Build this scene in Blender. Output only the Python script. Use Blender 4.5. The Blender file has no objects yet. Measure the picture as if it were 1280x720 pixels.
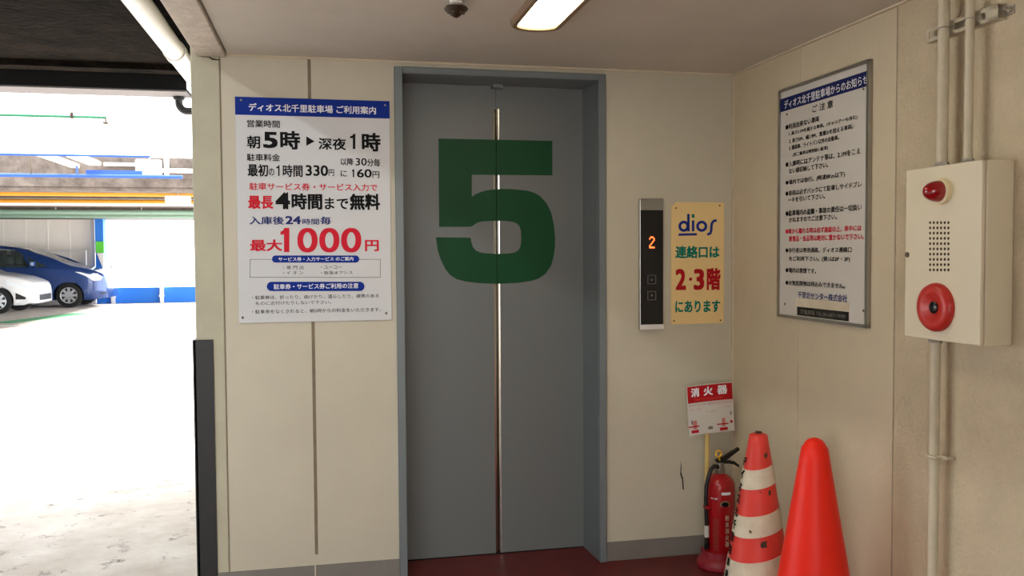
import bpy, bmesh, math, random
from mathutils import Vector, Matrix
from mathutils.geometry import tessellate_polygon
random.seed(5)
sc = bpy.context.scene
PI = math.pi

# ------------------------------------------------------------ camera
FPX, YAW, PITCH, ROLL = 1090.4, math.radians(12.038), math.radians(-2.25), math.radians(-0.367)
CAM = Vector((0, -3.63, 1.357))
_rt = Vector((math.cos(YAW), -math.sin(YAW), 0)); _fw = Vector((math.sin(YAW), math.cos(YAW), 0)); _up = Vector((0, 0, 1))
FW = _fw*math.cos(PITCH) + _up*math.sin(PITCH); _u2 = _up*math.cos(PITCH) - _fw*math.sin(PITCH)
RT = _rt*math.cos(ROLL) + _u2*math.sin(ROLL); UP = _u2*math.cos(ROLL) - _rt*math.sin(ROLL)
cd = bpy.data.cameras.new('camera'); cam = bpy.data.objects.new('camera', cd); sc.collection.objects.link(cam)
cd.sensor_width = 36; cd.lens = FPX/1280*36; cd.clip_start = .05; cd.clip_end = 300
m3 = Matrix((RT, UP, -FW)).transposed()
cam.matrix_world = Matrix.Translation(CAM) @ m3.to_4x4()
sc.camera = cam

# ------------------------------------------------------------ daylight and exposure
SKY = 8.5
w = bpy.data.worlds.new('sky'); sc.world = w; w.use_nodes = True
bg = w.node_tree.nodes['Background']; bg.inputs[0].default_value = (.93, .97, 1, 1); bg.inputs[1].default_value = SKY
LAMP = 20.0
sl = bpy.data.lights.new('sun', 'SUN'); sl.energy = 22.0; sl.angle = .03; sl.color = (1, .97, .92)
sun = bpy.data.objects.new('sun', sl); sc.collection.objects.link(sun); sun.location = (20, 10, 12)
SAZ, SEL = math.radians(24), math.radians(24)       # low sun from the right of the light well
sun.rotation_euler = Vector((math.cos(SAZ)*math.cos(SEL), math.sin(SAZ)*math.cos(SEL), math.sin(SEL))).to_track_quat('Z', 'Y').to_euler()
bl = bpy.data.lights.new('deck_batten_light', 'AREA'); bl.shape = 'RECTANGLE'; bl.size = .07; bl.size_y = 3.2; bl.energy = 64; bl.color = (.97, 1, .96)
bo = bpy.data.objects.new('deck_batten_light', bl); sc.collection.objects.link(bo); bo.location = (-1.2, -3.1, 2.575)   # tube light under the dark slab, along the lobby
vs = sc.view_settings
sc.display_settings.display_device = 'sRGB'
vs.view_transform = 'Standard'; vs.look = 'None'; vs.gamma = 1; vs.exposure = 0.0; vs.use_curve_mapping = False

# ------------------------------------------------------------ measuring helpers
ALPHA = math.radians(-.948); XC = 1.791           # right wall: meets the back wall at XC, splays a little
def ray(x, y):
    return FW + RT*((x-640)/FPX) - UP*((y-360)/FPX)
def at(x, y, Y=0.0):
    d = ray(x, y); return CAM + d*((Y-CAM.y)/d.y)
def on_z(x, y, z=0.0):
    d = ray(x, y); return CAM + d*((z-CAM.z)/d.z)
RN = Vector((math.cos(ALPHA), -math.sin(ALPHA), 0)); RD = Vector((-math.sin(ALPHA), -math.cos(ALPHA), 0))
def at_r(x, y, off=0.0):
    d = ray(x, y); c = Vector((XC, 0, 0)) - RN*off
    return CAM + d*(((c-CAM) @ RN)/(d @ RN))
def wall_r(s, z, off=0.0):                          # point on the right wall s metres from the corner
    p = Vector((XC, 0, 0)) + RD*s - RN*off; p.z = z; return p

# ------------------------------------------------------------ materials
def lin(c):
    return tuple((v/12.92 if v <= .04045 else ((v+.055)/1.055)**2.4) for v in [k/255 for k in c])
def mat(name, c, rough=.6, metal=0, vary=0.0, scale=6, bump=0.0, bscale=60, c2=None, emit=0, coat=0, alpha=None, dist=.002, stretch=None, trans=0, spec=None):
    m = bpy.data.materials.new(name); m.use_nodes = True
    nt = m.node_tree; b = nt.nodes['Principled BSDF']
    c = lin(c); b.inputs['Base Color'].default_value = (*c, 1)
    b.inputs['Roughness'].default_value = rough; b.inputs['Metallic'].default_value = metal
    if spec is not None: b.inputs['Specular IOR Level'].default_value = spec
    if coat: b.inputs['Coat Weight'].default_value = coat
    if trans: b.inputs['Transmission Weight'].default_value = trans
    tc = nt.nodes.new('ShaderNodeTexCoord'); mp = nt.nodes.new('ShaderNodeMapping')
    nt.links.new(tc.outputs['Object'], mp.inputs[0])
    if stretch: mp.inputs['Scale'].default_value = stretch
    if vary or c2:
        n = nt.nodes.new('ShaderNodeTexNoise'); n.inputs['Scale'].default_value = scale; n.inputs['Detail'].default_value = 8; n.inputs['Roughness'].default_value = .62
        r = nt.nodes.new('ShaderNodeValToRGB'); nt.links.new(mp.outputs[0], n.inputs[0]); nt.links.new(n.outputs[0], r.inputs[0])
        k = lin(c2) if c2 else tuple(v*(1-vary) for v in c)
        r.color_ramp.elements[0].color = (*k, 1); r.color_ramp.elements[1].color = (*[min(1, v*(1+(0 if c2 else vary*.5))) for v in c], 1)
        r.color_ramp.elements[0].position = .32; r.color_ramp.elements[1].position = .68
        nt.links.new(r.outputs[0], b.inputs['Base Color'])
    if bump:
        n2 = nt.nodes.new('ShaderNodeTexNoise'); n2.inputs['Scale'].default_value = bscale; n2.inputs['Detail'].default_value = 4
        bp = nt.nodes.new('ShaderNodeBump'); bp.inputs['Strength'].default_value = bump; bp.inputs['Distance'].default_value = dist
        nt.links.new(mp.outputs[0], n2.inputs[0]); nt.links.new(n2.outputs[0], bp.inputs['Height']); nt.links.new(bp.outputs[0], b.inputs['Normal'])
    if emit:
        b.inputs['Emission Color'].default_value = (*c, 1); b.inputs['Emission Strength'].default_value = emit
    return m
M = dict(
    wall=mat('beige wall paint', (197, 191, 172), .55, vary=.07, scale=2.2, bump=.25, bscale=45),
    pillar=mat('pillar paint', (186, 182, 160), .6, vary=.12, scale=5, bump=.35, bscale=70),
    rwall=mat('right wall paint', (208, 194, 166), .6, vary=.07, scale=2.5, bump=.5, bscale=55, dist=.003),
    rough_wall=mat('sprayed wall coating', (200, 185, 156), .8, vary=.10, scale=7, bump=.9, bscale=85, dist=.005),
    ceil=mat('ceiling board', (210, 204, 193), .75, vary=.06, scale=3, bump=.2, bscale=90),
    beam=mat('beam coating', (206, 196, 182), .75, vary=.18, scale=25, bump=.8, bscale=60, dist=.006),
    seam=mat('joint sealant', (128, 114, 94), .7, vary=.2, scale=14),
    seam_l=mat('pale joint sealant', (208, 196, 172), .7, vary=.1, scale=14),
    seam_m=mat('wall joint line', (168, 154, 130), .8, vary=.2, scale=20),
    crackm=mat('dark crack', (60, 55, 45), .9),
    base=mat('grey skirting paint', (124, 120, 114), .45, vary=.08, scale=8),
    red_floor=mat('dark red floor coating', (98, 28, 28), .5, vary=.25, scale=9, bump=.3, bscale=120),
    concrete=mat('deck concrete', (214, 206, 198), .8, vary=.0, scale=3.2, c2=(182, 168, 156), bump=.4, bscale=40, dist=.004),
    door=mat('grey enamel steel', (106, 110, 110), .42, vary=.03, scale=1.5),
    frame=mat('grey frame paint', (112, 120, 124), .35),
    green=mat('green film', (0, 66, 34), .5, vary=.1, scale=4, spec=.25),
    steel=mat('polished steel', (200, 196, 186), .16, 1),
    alu=mat('aluminium', (168, 166, 160), .35, 1),
    galv=mat('galvanised steel', (176, 170, 158), .5, .5, vary=.15, scale=30),
    black=mat('black rubber', (22, 22, 26), .5, vary=.2, scale=6),
    blackp=mat('black plastic', (12, 12, 14), .25),
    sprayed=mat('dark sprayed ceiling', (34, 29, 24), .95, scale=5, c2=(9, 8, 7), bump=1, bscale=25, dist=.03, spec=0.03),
    darksteel=mat('dark steel paint', (26, 27, 28), .7, vary=.1, scale=4, spec=.1),
    flange=mat('lower flange paint', (118, 116, 118), .7, spec=.1),
    pvc=mat('white pvc', (246, 244, 240), .4, vary=.04, scale=8),
    white=mat('white enamel', (232, 230, 226), .4),
    signw=mat('sign white', (206, 208, 212), .6),
    signw2=mat('notice panel', (206, 202, 194), .65, vary=.04, scale=3),
    blue=mat('sign blue', (8, 44, 140), .6, spec=.15),
    navy=mat('navy ink', (38, 46, 110), .65, spec=.15),
    dnavy=mat('notice header blue', (24, 34, 90), .65, spec=.15),
    ink=mat('black ink', (16, 16, 19), .7, spec=.15),
    redink=mat('red ink', (206, 32, 52), .65, spec=.15),
    whiteink=mat('white ink', (236, 238, 244), .65),
    cream=mat('cream sign panel', (238, 208, 146), .45, vary=.05, scale=5),
    teal=mat('teal ink', (0, 120, 104), .5, spec=.15),
    crimson=mat('crimson ink', (176, 24, 34), .5, spec=.15),
    logoblue=mat('logo blue', (30, 50, 140), .5, spec=.15),
    screw=mat('screw', (110, 100, 84), .4, .8),
    boxp=mat('alarm box enamel', (226, 216, 190), .35, vary=.03, scale=5),
    lampbase=mat('cream lamp base', (236, 222, 180), .4),
    redlens=mat('red lens', (150, 8, 20), .1, coat=.6),
    redring=mat('red button ring', (196, 46, 38), .35, vary=.1, scale=10),
    conduit=mat('conduit paint', (204, 194, 170), .5, vary=.12, scale=14, bump=.3, bscale=60),
    extred=mat('extinguisher red', (166, 10, 22), .3, coat=.2),
    stand=mat('red plastic stand', (140, 18, 36), .45),
    brass=mat('valve metal', (150, 148, 140), .3, .8),
    yellow=mat('yellow plastic', (240, 190, 50), .45),
    pole=mat('yellowish pole', (214, 186, 116), .5, vary=.1, scale=20),
    cone_o=mat('orange cone plastic', (240, 42, 24), .42, vary=.06, scale=5, spec=.25),
    cone_r=mat('faded red cone plastic', (222, 66, 56), .45, vary=.1, scale=7, spec=.3),
    cone_w=mat('dirty white band', (222, 212, 190), .55, scale=9, c2=(196, 182, 156)),
    scuff_hole_dark=mat('dirty scuff and hole dark', (70, 56, 40), .9),
    rim=mat('brown lamp rim', (150, 124, 100), .4, .3),
    lens=mat('lit lamp lens', (255, 240, 205), .4, emit=LAMP),
    digit=mat('lit display', (255, 110, 50), .4, emit=3.0),
    dimarrow=mat('dim button mark', (120, 120, 120), .4),
    detect=mat('detector metal', (70, 60, 50), .35, .5),
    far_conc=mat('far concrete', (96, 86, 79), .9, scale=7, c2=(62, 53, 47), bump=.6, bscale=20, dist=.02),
    farwall=mat('far panel wall', (232, 224, 214), .7, vary=.04, scale=2),
    farseam=mat('far panel joint', (232, 228, 220), .7),
    bluep=mat('blue pipe paint', (10, 62, 140), .5), bluew=mat('blue wall paint', (36, 118, 214), .6),
    yellp=mat('yellow pipe paint', (190, 128, 12), .5), greenp=mat('green pipe paint', (24, 104, 70), .5),
    dgreenp=mat('grey green pipe paint', (128, 158, 142), .5),
    signgreen=mat('green sign', (90, 200, 60), .5), lineg=mat('green line paint', (80, 160, 110), .7),
    carblue=mat('metallic blue paint', (34, 66, 128), .28, .35, coat=.8),
    carwhite=mat('white car paint', (226, 226, 228), .3, coat=.8),
    tyre=mat('tyre', (20, 20, 20), .8), rimm=mat('alloy wheel', (190, 192, 196), .3, .7),
    glassd=mat('tinted glass', (150, 165, 165), .03, trans=.9), headl=mat('headlamp', (230, 236, 240), .1, coat=.6),
    seat=mat('grey seat cloth', (190, 184, 172), .8), trimb=mat('dark car trim', (16, 17, 20), .5),
)
# floor of the deck: dirt patches
def dirt_floor():
    m = M['concrete']; nt = m.node_tree; b = nt.nodes['Principled BSDF']
    src = b.inputs['Base Color'].links[0].from_socket
    n = nt.nodes.new('ShaderNodeTexNoise'); n.inputs['Scale'].default_value = 9; n.inputs['Detail'].default_value = 10; n.inputs['Roughness'].default_value = .75
    tc = nt.nodes.new('ShaderNodeTexCoord'); nt.links.new(tc.outputs['Object'], n.inputs[0])
    r = nt.nodes.new('ShaderNodeValToRGB'); r.color_ramp.elements[0].position = .56; r.color_ramp.elements[1].position = .68
    nt.links.new(n.outputs[0], r.inputs[0])
    mx = nt.nodes.new('ShaderNodeMixRGB'); mx.inputs[2].default_value = (*lin((96, 84, 76)), 1)
    nt.links.new(r.outputs[0], mx.inputs[0]); nt.links.new(src, mx.inputs[1]); nt.links.new(mx.outputs[0], b.inputs['Base Color'])
dirt_floor()

# ------------------------------------------------------------ object helpers
ORG = {}
def org(o): return ORG.get(o.name, Vector((0, 0, 0))) if o else Vector((0, 0, 0))
def thing(name, label, cat, loc, group=None):
    o = bpy.data.objects.new(name, None); sc.collection.objects.link(o); o.empty_display_size = .05
    o.location = loc; ORG[o.name] = Vector(loc); o['label'] = label; o['category'] = cat
    if group: o['group'] = group
    return o
def finish(o, mats, parent, smooth=False):
    for m in (mats if isinstance(mats, (list, tuple)) else [mats]): o.data.materials.append(M[m] if isinstance(m, str) else m)
    if parent: o.parent = parent
    if smooth:
        for p in o.data.polygons: p.use_smooth = True
        if smooth != 'all': o.data.set_sharp_from_angle(angle=math.radians(40))
    return o
def obj(name, bm, mats, parent=None, smooth=False, label=None, base=None):
    """world-space bmesh -> one mesh object whose origin sits at its parent's origin (or at base)"""
    me = bpy.data.meshes.new(name); 
    bmesh.ops.recalc_face_normals(bm, faces=bm.faces) if not getattr(bm, 'keep', False) else None
    bm.to_mesh(me); bm.free()
    o = bpy.data.objects.new(name, me); sc.collection.objects.link(o)
    w0 = org(parent) if parent else (Vector(base) if base is not None else Vector((0, 0, 0)))
    me.transform(Matrix.Translation(-w0)); ORG[o.name] = w0
    if not parent: o.location = w0
    if label: o['label'] = label
    return finish(o, mats, parent, smooth)
def tag(o, label, cat, group=None, kind=None):
    o['label'] = label; o['category'] = cat
    if group: o['group'] = group
    if kind: o['kind'] = kind
    return o
def struct(name, bm, m, parent=None, smooth=False):
    o = obj(name, bm, m, parent, smooth)
    if not parent: o['kind'] = 'structure'
    return o
def B(): return bmesh.new()
def hexa(bm, pts, mi=0):                            # 8 points: bottom 4 ccw, top 4 ccw
    v = [bm.verts.new(p) for p in pts]
    for f in ((3, 2, 1, 0), (4, 5, 6, 7), (0, 1, 5, 4), (1, 2, 6, 5), (2, 3, 7, 6), (3, 0, 4, 7)):
        bm.faces.new([v[i] for i in f]).material_index = mi
    return bm
def bx(bm, x0, x1, y0, y1, z0, z1, mi=0):
    return hexa(bm, [(x0, y0, z0), (x1, y0, z0), (x1, y1, z0), (x0, y1, z0), (x0, y0, z1), (x1, y0, z1), (x1, y1, z1), (x0, y1, z1)], mi)
def bevel(bm, w, seg=2):
    bmesh.ops.bevel(bm, geom=bm.edges[:], offset=w, segments=seg, profile=.5, affect='EDGES'); return bm
def rbox(bm, s0, s1, z0, z1, o0, o1, mi=0):         # box on the right wall: s from corner, offset from the wall
    return hexa(bm, [wall_r(s0, z0, o1), wall_r(s1, z0, o1), wall_r(s1, z0, o0), wall_r(s0, z0, o0),
                     wall_r(s0, z1, o1), wall_r(s1, z1, o1), wall_r(s1, z1, o0), wall_r(s0, z1, o0)], mi)
def basis(d):
    d = Vector(d).normalized(); a = Vector((0, 0, 1)) if abs(d.z) < .9 else Vector((1, 0, 0))
    x = a.cross(d).normalized(); return x, d.cross(x), d
def lathe(bm, c, axis, prof, seg=32, mi=0, ang=(0, 2*PI)):
    """prof: list of (radius, height along axis)"""
    x, y, d = basis(axis); c = Vector(c); rings = []
    for r, h in prof:
        if r < 1e-6: rings.append([bm.verts.new(c+d*h)]); continue
        rings.append([bm.verts.new(c + d*h + (x*math.cos(2*PI*k/seg) + y*math.sin(2*PI*k/seg))*r) for k in range(seg)])
    for a, b in zip(rings, rings[1:]):
        for k in range(seg):
            k2 = (k+1) % seg
            if len(a) == 1 and len(b) == 1: continue
            if len(a) == 1: f = bm.faces.new((a[0], b[k], b[k2]))
            elif len(b) == 1: f = bm.faces.new((a[k], a[k2], b[0]))
            else: f = bm.faces.new((a[k], a[k2], b[k2], b[k]))
            f.material_index = mi
    for rg, rev in ((rings[0], True), (rings[-1], False)):
        if len(rg) > 1: bm.faces.new(rg[::-1] if rev else rg).material_index = mi
    return bm
def tube(bm, pts, r, seg=14, mi=0, cap=True):
    pts = [Vector(p) for p in pts]; rings = []; px = None
    for i, p in enumerate(pts):
        d = (pts[min(i+1, len(pts)-1)] - pts[max(i-1, 0)]).normalized()
        if px is None: px = basis(d)[0]
        px = (px - d*(px @ d)).normalized(); py = d.cross(px)
        rr = r[i] if isinstance(r, (list, tuple)) else r
        rings.append([bm.verts.new(p + (px*math.cos(2*PI*k/seg) + py*math.sin(2*PI*k/seg))*rr) for k in range(seg)])
    for a, b in zip(rings, rings[1:]):
        for k in range(seg): bm.faces.new((a[k], a[(k+1) % seg], b[(k+1) % seg], b[k])).material_index = mi
    if cap:
        bm.faces.new(rings[0][::-1]).material_index = mi; bm.faces.new(rings[-1]).material_index = mi
    return bm
def arc(c, r, a0, a1, n, ax, ay):
    c = Vector(c); ax = Vector(ax); ay = Vector(ay)
    return [c + ax*(r*math.cos(a0+(a1-a0)*k/n)) + ay*(r*math.sin(a0+(a1-a0)*k/n)) for k in range(n+1)]
def prism(bm, pts, n, mi=0):                        # polygon (3-D points) thickened by the vector n
    n = Vector(n); a = [bm.verts.new(p) for p in pts]; b = [bm.verts.new(Vector(p)+n) for p in pts]
    bm.faces.new(a).material_index = mi; bm.faces.new(b[::-1]).material_index = mi
    for k in range(len(a)): bm.faces.new((a[k], b[k], b[(k+1) % len(a)], a[(k+1) % len(a)])).material_index = mi
    return bm

# ------------------------------------------------------------ lettering
_cache = {}
def glyphs(body, bold=0.0, res=3):
    """flat triangles of a line of text in its own plane, normalised to the unit box"""
    key = (body, bold)
    if key in _cache: return _cache[key]
    c = bpy.data.curves.new('lettering', 'FONT'); c.body = body; c.resolution_u = res; c.fill_mode = 'FRONT'
    o = bpy.data.objects.new('lettering', c); sc.collection.objects.link(o)
    bpy.context.view_layer.update()
    me = bpy.data.meshes.new_from_object(o.evaluated_get(bpy.context.evaluated_depsgraph_get()))
    vs_ = [v.co.copy() for v in me.vertices]; fs = [tuple(p.vertices) for p in me.polygons]
    bpy.data.objects.remove(o); bpy.data.curves.remove(c); bpy.data.meshes.remove(me)
    if bold > .006:                                 # heavier strokes: the same outline laid down again a hair to each side
        bk = bold*1.15; sh = [(-bk, -bk*.8), (bk, -bk*.8), (-bk, bk*.8), (bk, bk*.8)] + ([(0, 0)] if bold > .025 else [])
        base_v, base_f = vs_, fs; vs_ = []; fs = []
        for q, (dx, dy) in enumerate(sh):
            k = len(vs_); vs_ += [v+Vector((dx, dy, q)) for v in base_v]; fs += [tuple(i+k for i in f) for f in base_f]
    x0 = min(v.x for v in vs_); x1 = max(v.x for v in vs_); y0 = min(v.y for v in vs_); y1 = max(v.y for v in vs_)
    w_, h_ = max(x1-x0, 1e-6), max(y1-y0, 1e-6)
    _cache[key] = ([((v.x-x0)/w_, (v.y-y0)/h_, v.z) for v in vs_], fs)
    return _cache[key]
def put(bm, body, fn, mi=0, bold=.012):
    """fn maps the unit box (u, v) to the surface"""
    vs_, fs = glyphs(body, bold)
    V = [bm.verts.new(fn(u, v)) for u, v, q in vs_]
    for f in fs:
        try: bm.faces.new([V[i] for i in f]).material_index = mi
        except ValueError: pass
    bm.keep = True
PRINT = dict(ink='black', redink='red', navy='dark blue', whiteink='white', blue='blue', crimson='dark red', teal='green', logoblue='blue', cone_w='cream', cone_r='pale red', seam='faint grey')
class LetterMesh:
    def __init__(s): s.v = []; s.f = []; s.m = []
    def add(s, body, fn, mi=0, bold=.012):
        vs_, fs = glyphs(body, bold)
        p0, pu, pv = (Vector(fn(.5, .5)), Vector(fn(.51, .5)), Vector(fn(.5, .51))); nn = (pu-p0).cross(pv-p0).normalized()*.00013
        k = len(s.v); s.v += [tuple(Vector(fn(u, v))+nn*q) for u, v, q in vs_]; s.f += [tuple(i+k for i in f) for f in fs]; s.m += [mi]*len(fs)
    def poly(s, pts, mi=0):
        k = len(s.v); s.v += [tuple(p) for p in pts]; s.f.append(tuple(range(k, k+len(pts)))); s.m.append(mi)
    def build(s, name, mats, parent, label=None):
        used = sorted(set(s.m))
        if len(used) > 1:                           # one mesh per colour of print
            for mi in used:
                q = LetterMesh(); remap = {}
                for f, m_ in zip(s.f, s.m):
                    if m_ == mi: q.f.append(tuple(remap.setdefault(i, len(remap)) for i in f)); q.m.append(0)
                q.v = [s.v[i] for i in remap]; mk = mats[mi]; nm = name if isinstance(name, str) else name[mi]
                q.build(nm, [mk], parent, f'{PRINT[mk]} {nm.replace("_", " ")}' if isinstance(mk, str) and mk in PRINT else None)
            return
        if len(mats) > 1: mats = [mats[used[0]]]; s.m = [0]*len(s.m)
        if not isinstance(name, str): name = name[0]
        me = bpy.data.meshes.new(name); w0 = org(parent)
        me.from_pydata([tuple(Vector(v)-w0) for v in s.v], [], s.f); me.polygons.foreach_set('material_index', s.m); me.update()
        o = bpy.data.objects.new(name, me); sc.collection.objects.link(o); ORG[o.name] = w0
        if label: o['label'] = label
        return finish(o, mats, parent)
def line_back(lm, body, x0, x1, yt, yb, Y, mi=0, bold=.012):
    """a line of writing on a plane facing -y, measured at its left end"""
    a = at(x0, yt, Y); b = at(x0, yb, Y); c = at(x1, yt, Y)
    lm.add(body, lambda u, v: Vector((a.x+(c.x-a.x)*u, Y, b.z+(a.z-b.z)*v)), mi, bold)
def line_right(lm, body, x0, x1, yt, yb, off, mi=0, bold=.012):
    a = at_r(x0, yt, off); b = at_r(x0, yb, off); c = at_r(x1, yt, off)
    s0 = (a-Vector((XC, 0, 0))) @ RD; s1 = (c-Vector((XC, 0, 0))) @ RD
    lm.add(body, lambda u, v: wall_r(s0+(s1-s0)*u, b.z+(a.z-b.z)*v, off), mi, bold)

# ============================================================ THE SETTING
H = 2.15
# floors
bm = B(); bx(bm, -.47, 4.2, -9.0, .25, -.15, 0)
struct('floor', bm, 'red_floor')
bm = B(); bx(bm, -30, -.47, -9, 24.5, -.15, 0); bx(bm, -.47, 12, 2.6, 24.5, -.15, 0)
struct('parking_deck', bm, 'concrete')
# back wall: thick block around the lift opening, pillar at its left end
bm = B()
bx(bm, -.396, .30, 0, 2.6, 0, 2.75); bx(bm, 1.17, 2.2, 0, 2.6, 0, 2.75); bx(bm, .30, 1.17, 0, .24, 2.12, 2.75); bx(bm, .30, 1.17, .245, 2.6, 0, 2.75)
wb = struct('wall_back', bm, 'wall')
bm = B(); bx(bm, -.507, -.397, 0, 2.6, 0, 2.75); bevel(bm, .004, 1)
struct('pillar', bm, 'pillar')
def strip_back(x, z0, z1, wd, m, name='joint_strip', parent=wb, yy=-.0015):
    b_ = B(); bx(b_, x-wd/2, x+wd/2, yy, .001, z0, z1); return obj(name, b_, m, parent)
strip_back(-.054, .128, H, .013, 'seam'); strip_back(-.060, .04, .085, .005, 'seam_l', yy=-.008)
strip_back(-.396, .085, H, .004, 'seam')
# right wall
bm = B(); hexa(bm, [wall_r(0, 0, 0), wall_r(1.115, 0, 0), wall_r(1.115, 0, -.2), wall_r(0, 0, -.2), wall_r(0, 2.75, 0), wall_r(1.115, 2.75, 0), wall_r(1.115, 2.75, -.2), wall_r(0, 2.75, -.2)])
wr = struct('wall_right', bm, 'rwall')
bm = B(); hexa(bm, [wall_r(1.117, 0, 0), wall_r(5.0, 0, 0), wall_r(5.0, 0, -.2), wall_r(1.117, 0, -.2), wall_r(1.117, 2.75, 0), wall_r(5.0, 2.75, 0), wall_r(5.0, 2.75, -.2), wall_r(1.117, 2.75, -.2)])
obj('coated_panel', bm, 'rough_wall', wr)
bm = B(); rbox(bm, .536, .545, .0, H, 0, .002); obj('joint_strip', bm, 'seam_l', wr)
bm = B(); rbox(bm, 1.113, 1.119, .0, H, -.002, .0008); obj('joint_strip', bm, 'seam_m', wr)
bm = B(); hexa(bm, [(XC-.008, -.008, 0), (XC+.002, -.008, 0), (XC+.002, .001, 0), (XC-.008, .001, 0), (XC-.008, -.008, H), (XC+.002, -.008, H), (XC+.002, .001, H), (XC-.008, .001, H)])
obj('joint_strip', bm, 'seam_l', wr)
# unseen walls added around the camera; their openings limit daylight reaching the lobby
bm = B(); bx(bm, .35, 2.2, -5.2, -5.0, 0, 2.75); struct('wall_front_added', bm, 'wall')
bm = B(); bx(bm, -14, 2.2, -9.2, -9.0, 0, 1.3); bx(bm, -14, -3.6, -9.2, -9, 1.3, 2.95); struct('wall_rear_added', bm, 'farwall')
bm = B(); bx(bm, -14.2, -14, -9.2, -1.0, 0, 2.95); struct('wall_left_added', bm, 'far_conc')
# ceiling and the beam along its left edge
bm = B(); bx(bm, -.366, 2.1, -5.0, 0, H, H+.1); struct('ceiling', bm, 'ceil')
bm = B(); bx(bm, -.485, -.372, -5.2, 0, 2.137, 2.75); bevel(bm, .004, 1); struct('ceiling_beam', bm, 'beam')
bm = B(); bx(bm, -.366, XC, -.010, 0, H-.007, H); struct('trim_1', bm, 'seam_l')
bm = B(); rbox(bm, .0, 5.0, H-.007, H, 0, .010); struct('trim_2', bm, 'seam_l')
# skirting
bm = B(); bx(bm, -.44, .289, -.006, 0, 0, .083); struct('baseboard_left', bm, 'base')
bm = B(); bx(bm, 1.187, XC-.008, -.006, 0, 0, .083); struct('baseboard_right', bm, 'base')
bm = B(); rbox(bm, .01, 5.0, 0, .083, 0, .006); struct('baseboard_side', bm, 'base')
# lift surround
bm = B()
bx(bm, .284, .318, -.018, .03, 0, 2.126); bx(bm, 1.158, 1.190, -.018, .03, 0, 2.126); bx(bm, .318, 1.158, -.018, .03, 2.098, 2.126)
bevel(bm, .003, 1)
hexa(bm, [(.30, .03, 0), (.318, .03, 0), (.332, .236, 0), (.30, .236, 0), (.30, .03, 2.12), (.318, .03, 2.12), (.332, .236, 2.12), (.30, .236, 2.12)])
hexa(bm, [(1.158, .03, 0), (1.175, .03, 0), (1.175, .236, 0), (1.147, .236, 0), (1.158, .03, 2.12), (1.175, .03, 2.12), (1.175, .236, 2.12), (1.147, .236, 2.12)])
bx(bm, .318, 1.158, .03, .236, 2.1, 2.12); bx(bm, .30, 1.175, .236, .243, 0, 2.12)
fr = struct('trim_3', bm, 'frame')
bm = B(); bx(bm, .332, 1.148, .196, .235, -.001, .003); obj('sill', bm, 'darksteel', fr)
bm = B(); bx(bm, .728, .772, .15, .2, 2.085, 2.1); obj('door_stop', bm, 'frame', fr)

# lift doors with the painted 5
SX = .7485; DY = .2; ZS = 2.0
five = [(62,45),(550,55),(550,203),(205,200),(205,295),(220,284),(240,275),(270,267),(300,263),(340,261),(380,262),(440,268),(472,277),(498,292),(525,322),(545,362),(556,410),(562,470),(561,510),(556,548),(545,590),(520,625),(492,645),(460,655),(400,664),(310,668),(230,664),(180,658),(140,648),(112,630),(92,605),(70,560),(58,520),(51,468),(200,470),(203,490),(210,510),(222,525),(240,533),(265,537),(310,539),(362,538),(388,534),(403,525),(412,511),(416,490),(417,468),(415,440),(409,420),(398,409),(380,402),(345,398),(305,398),(262,399),(240,402),(225,407),(212,417),(200,423),(65,424)]
FP = [at(530+x/3.428, 160+y/3.428, DY-.0015) for x, y in five]
def half_five(side):
    b_ = B(); vv = [b_.verts.new(p) for p in FP]
    for tri in tessellate_polygon([[Vector((p.x, p.z, 0)) for p in FP]]): b_.faces.new([vv[i] for i in tri])
    off = .0012*side
    bmesh.ops.bisect_plane(b_, geom=b_.verts[:]+b_.edges[:]+b_.faces[:], plane_co=(SX+off, 0, 0), plane_no=(side*-1, 0, 0), clear_outer=True)
    r = bmesh.ops.extrude_face_region(b_, geom=b_.faces[:])
    bmesh.ops.translate(b_, verts=[v for v in r['geom'] if isinstance(v, bmesh.types.BMVert)], vec=(0, .0012, 0))
    return b_
for side, x0, x1, nm in ((-1, .322, SX-.0015, 'left'), (1, SX+.0015, 1.158, 'right')):
    t = thing('elevator_door', f'{nm} sliding leaf of the grey metal lift door, with the {nm} half of the green 5', 'elevator door', ((x0+x1)/2, DY, .004), 'elevator doors')
    b_ = B()
    if side < 0: bx(b_, x0, x1-.012, DY, DY+.035, .004, 2.115); bx(b_, x1-.012, x1, DY+.001, DY+.035, ZS, 2.115)
    else: bx(b_, x0+.012, x1, DY, DY+.035, .004, 2.115); bx(b_, x0, x0+.012, DY+.001, DY+.035, ZS, 2.115)
    obj('door_panel', b_, 'door', t)
    b_ = B(); xa, xb = (x1-.012, x1) if side < 0 else (x0, x0+.012)
    n = 6; e = xb if side < 0 else xa; i_ = xa if side < 0 else xb
    pts = [(i_, DY)] + [(e + side*(.012 - .012*math.sin(PI/2*k/n)), DY + .0105*(1-math.cos(PI/2*k/n))) for k in range(1, n+1)] + [(e, DY+.035), (i_, DY+.035)]
    prism(b_, [(x, y, .004) for x, y in pts], (0, 0, ZS-.004)); obj('edge_strip', b_, 'steel', t, smooth=True, label='polished metal closing edge')
    obj('floor_number', half_five(side), 'green', t, label=f'{nm} half of the big green number 5')

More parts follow.
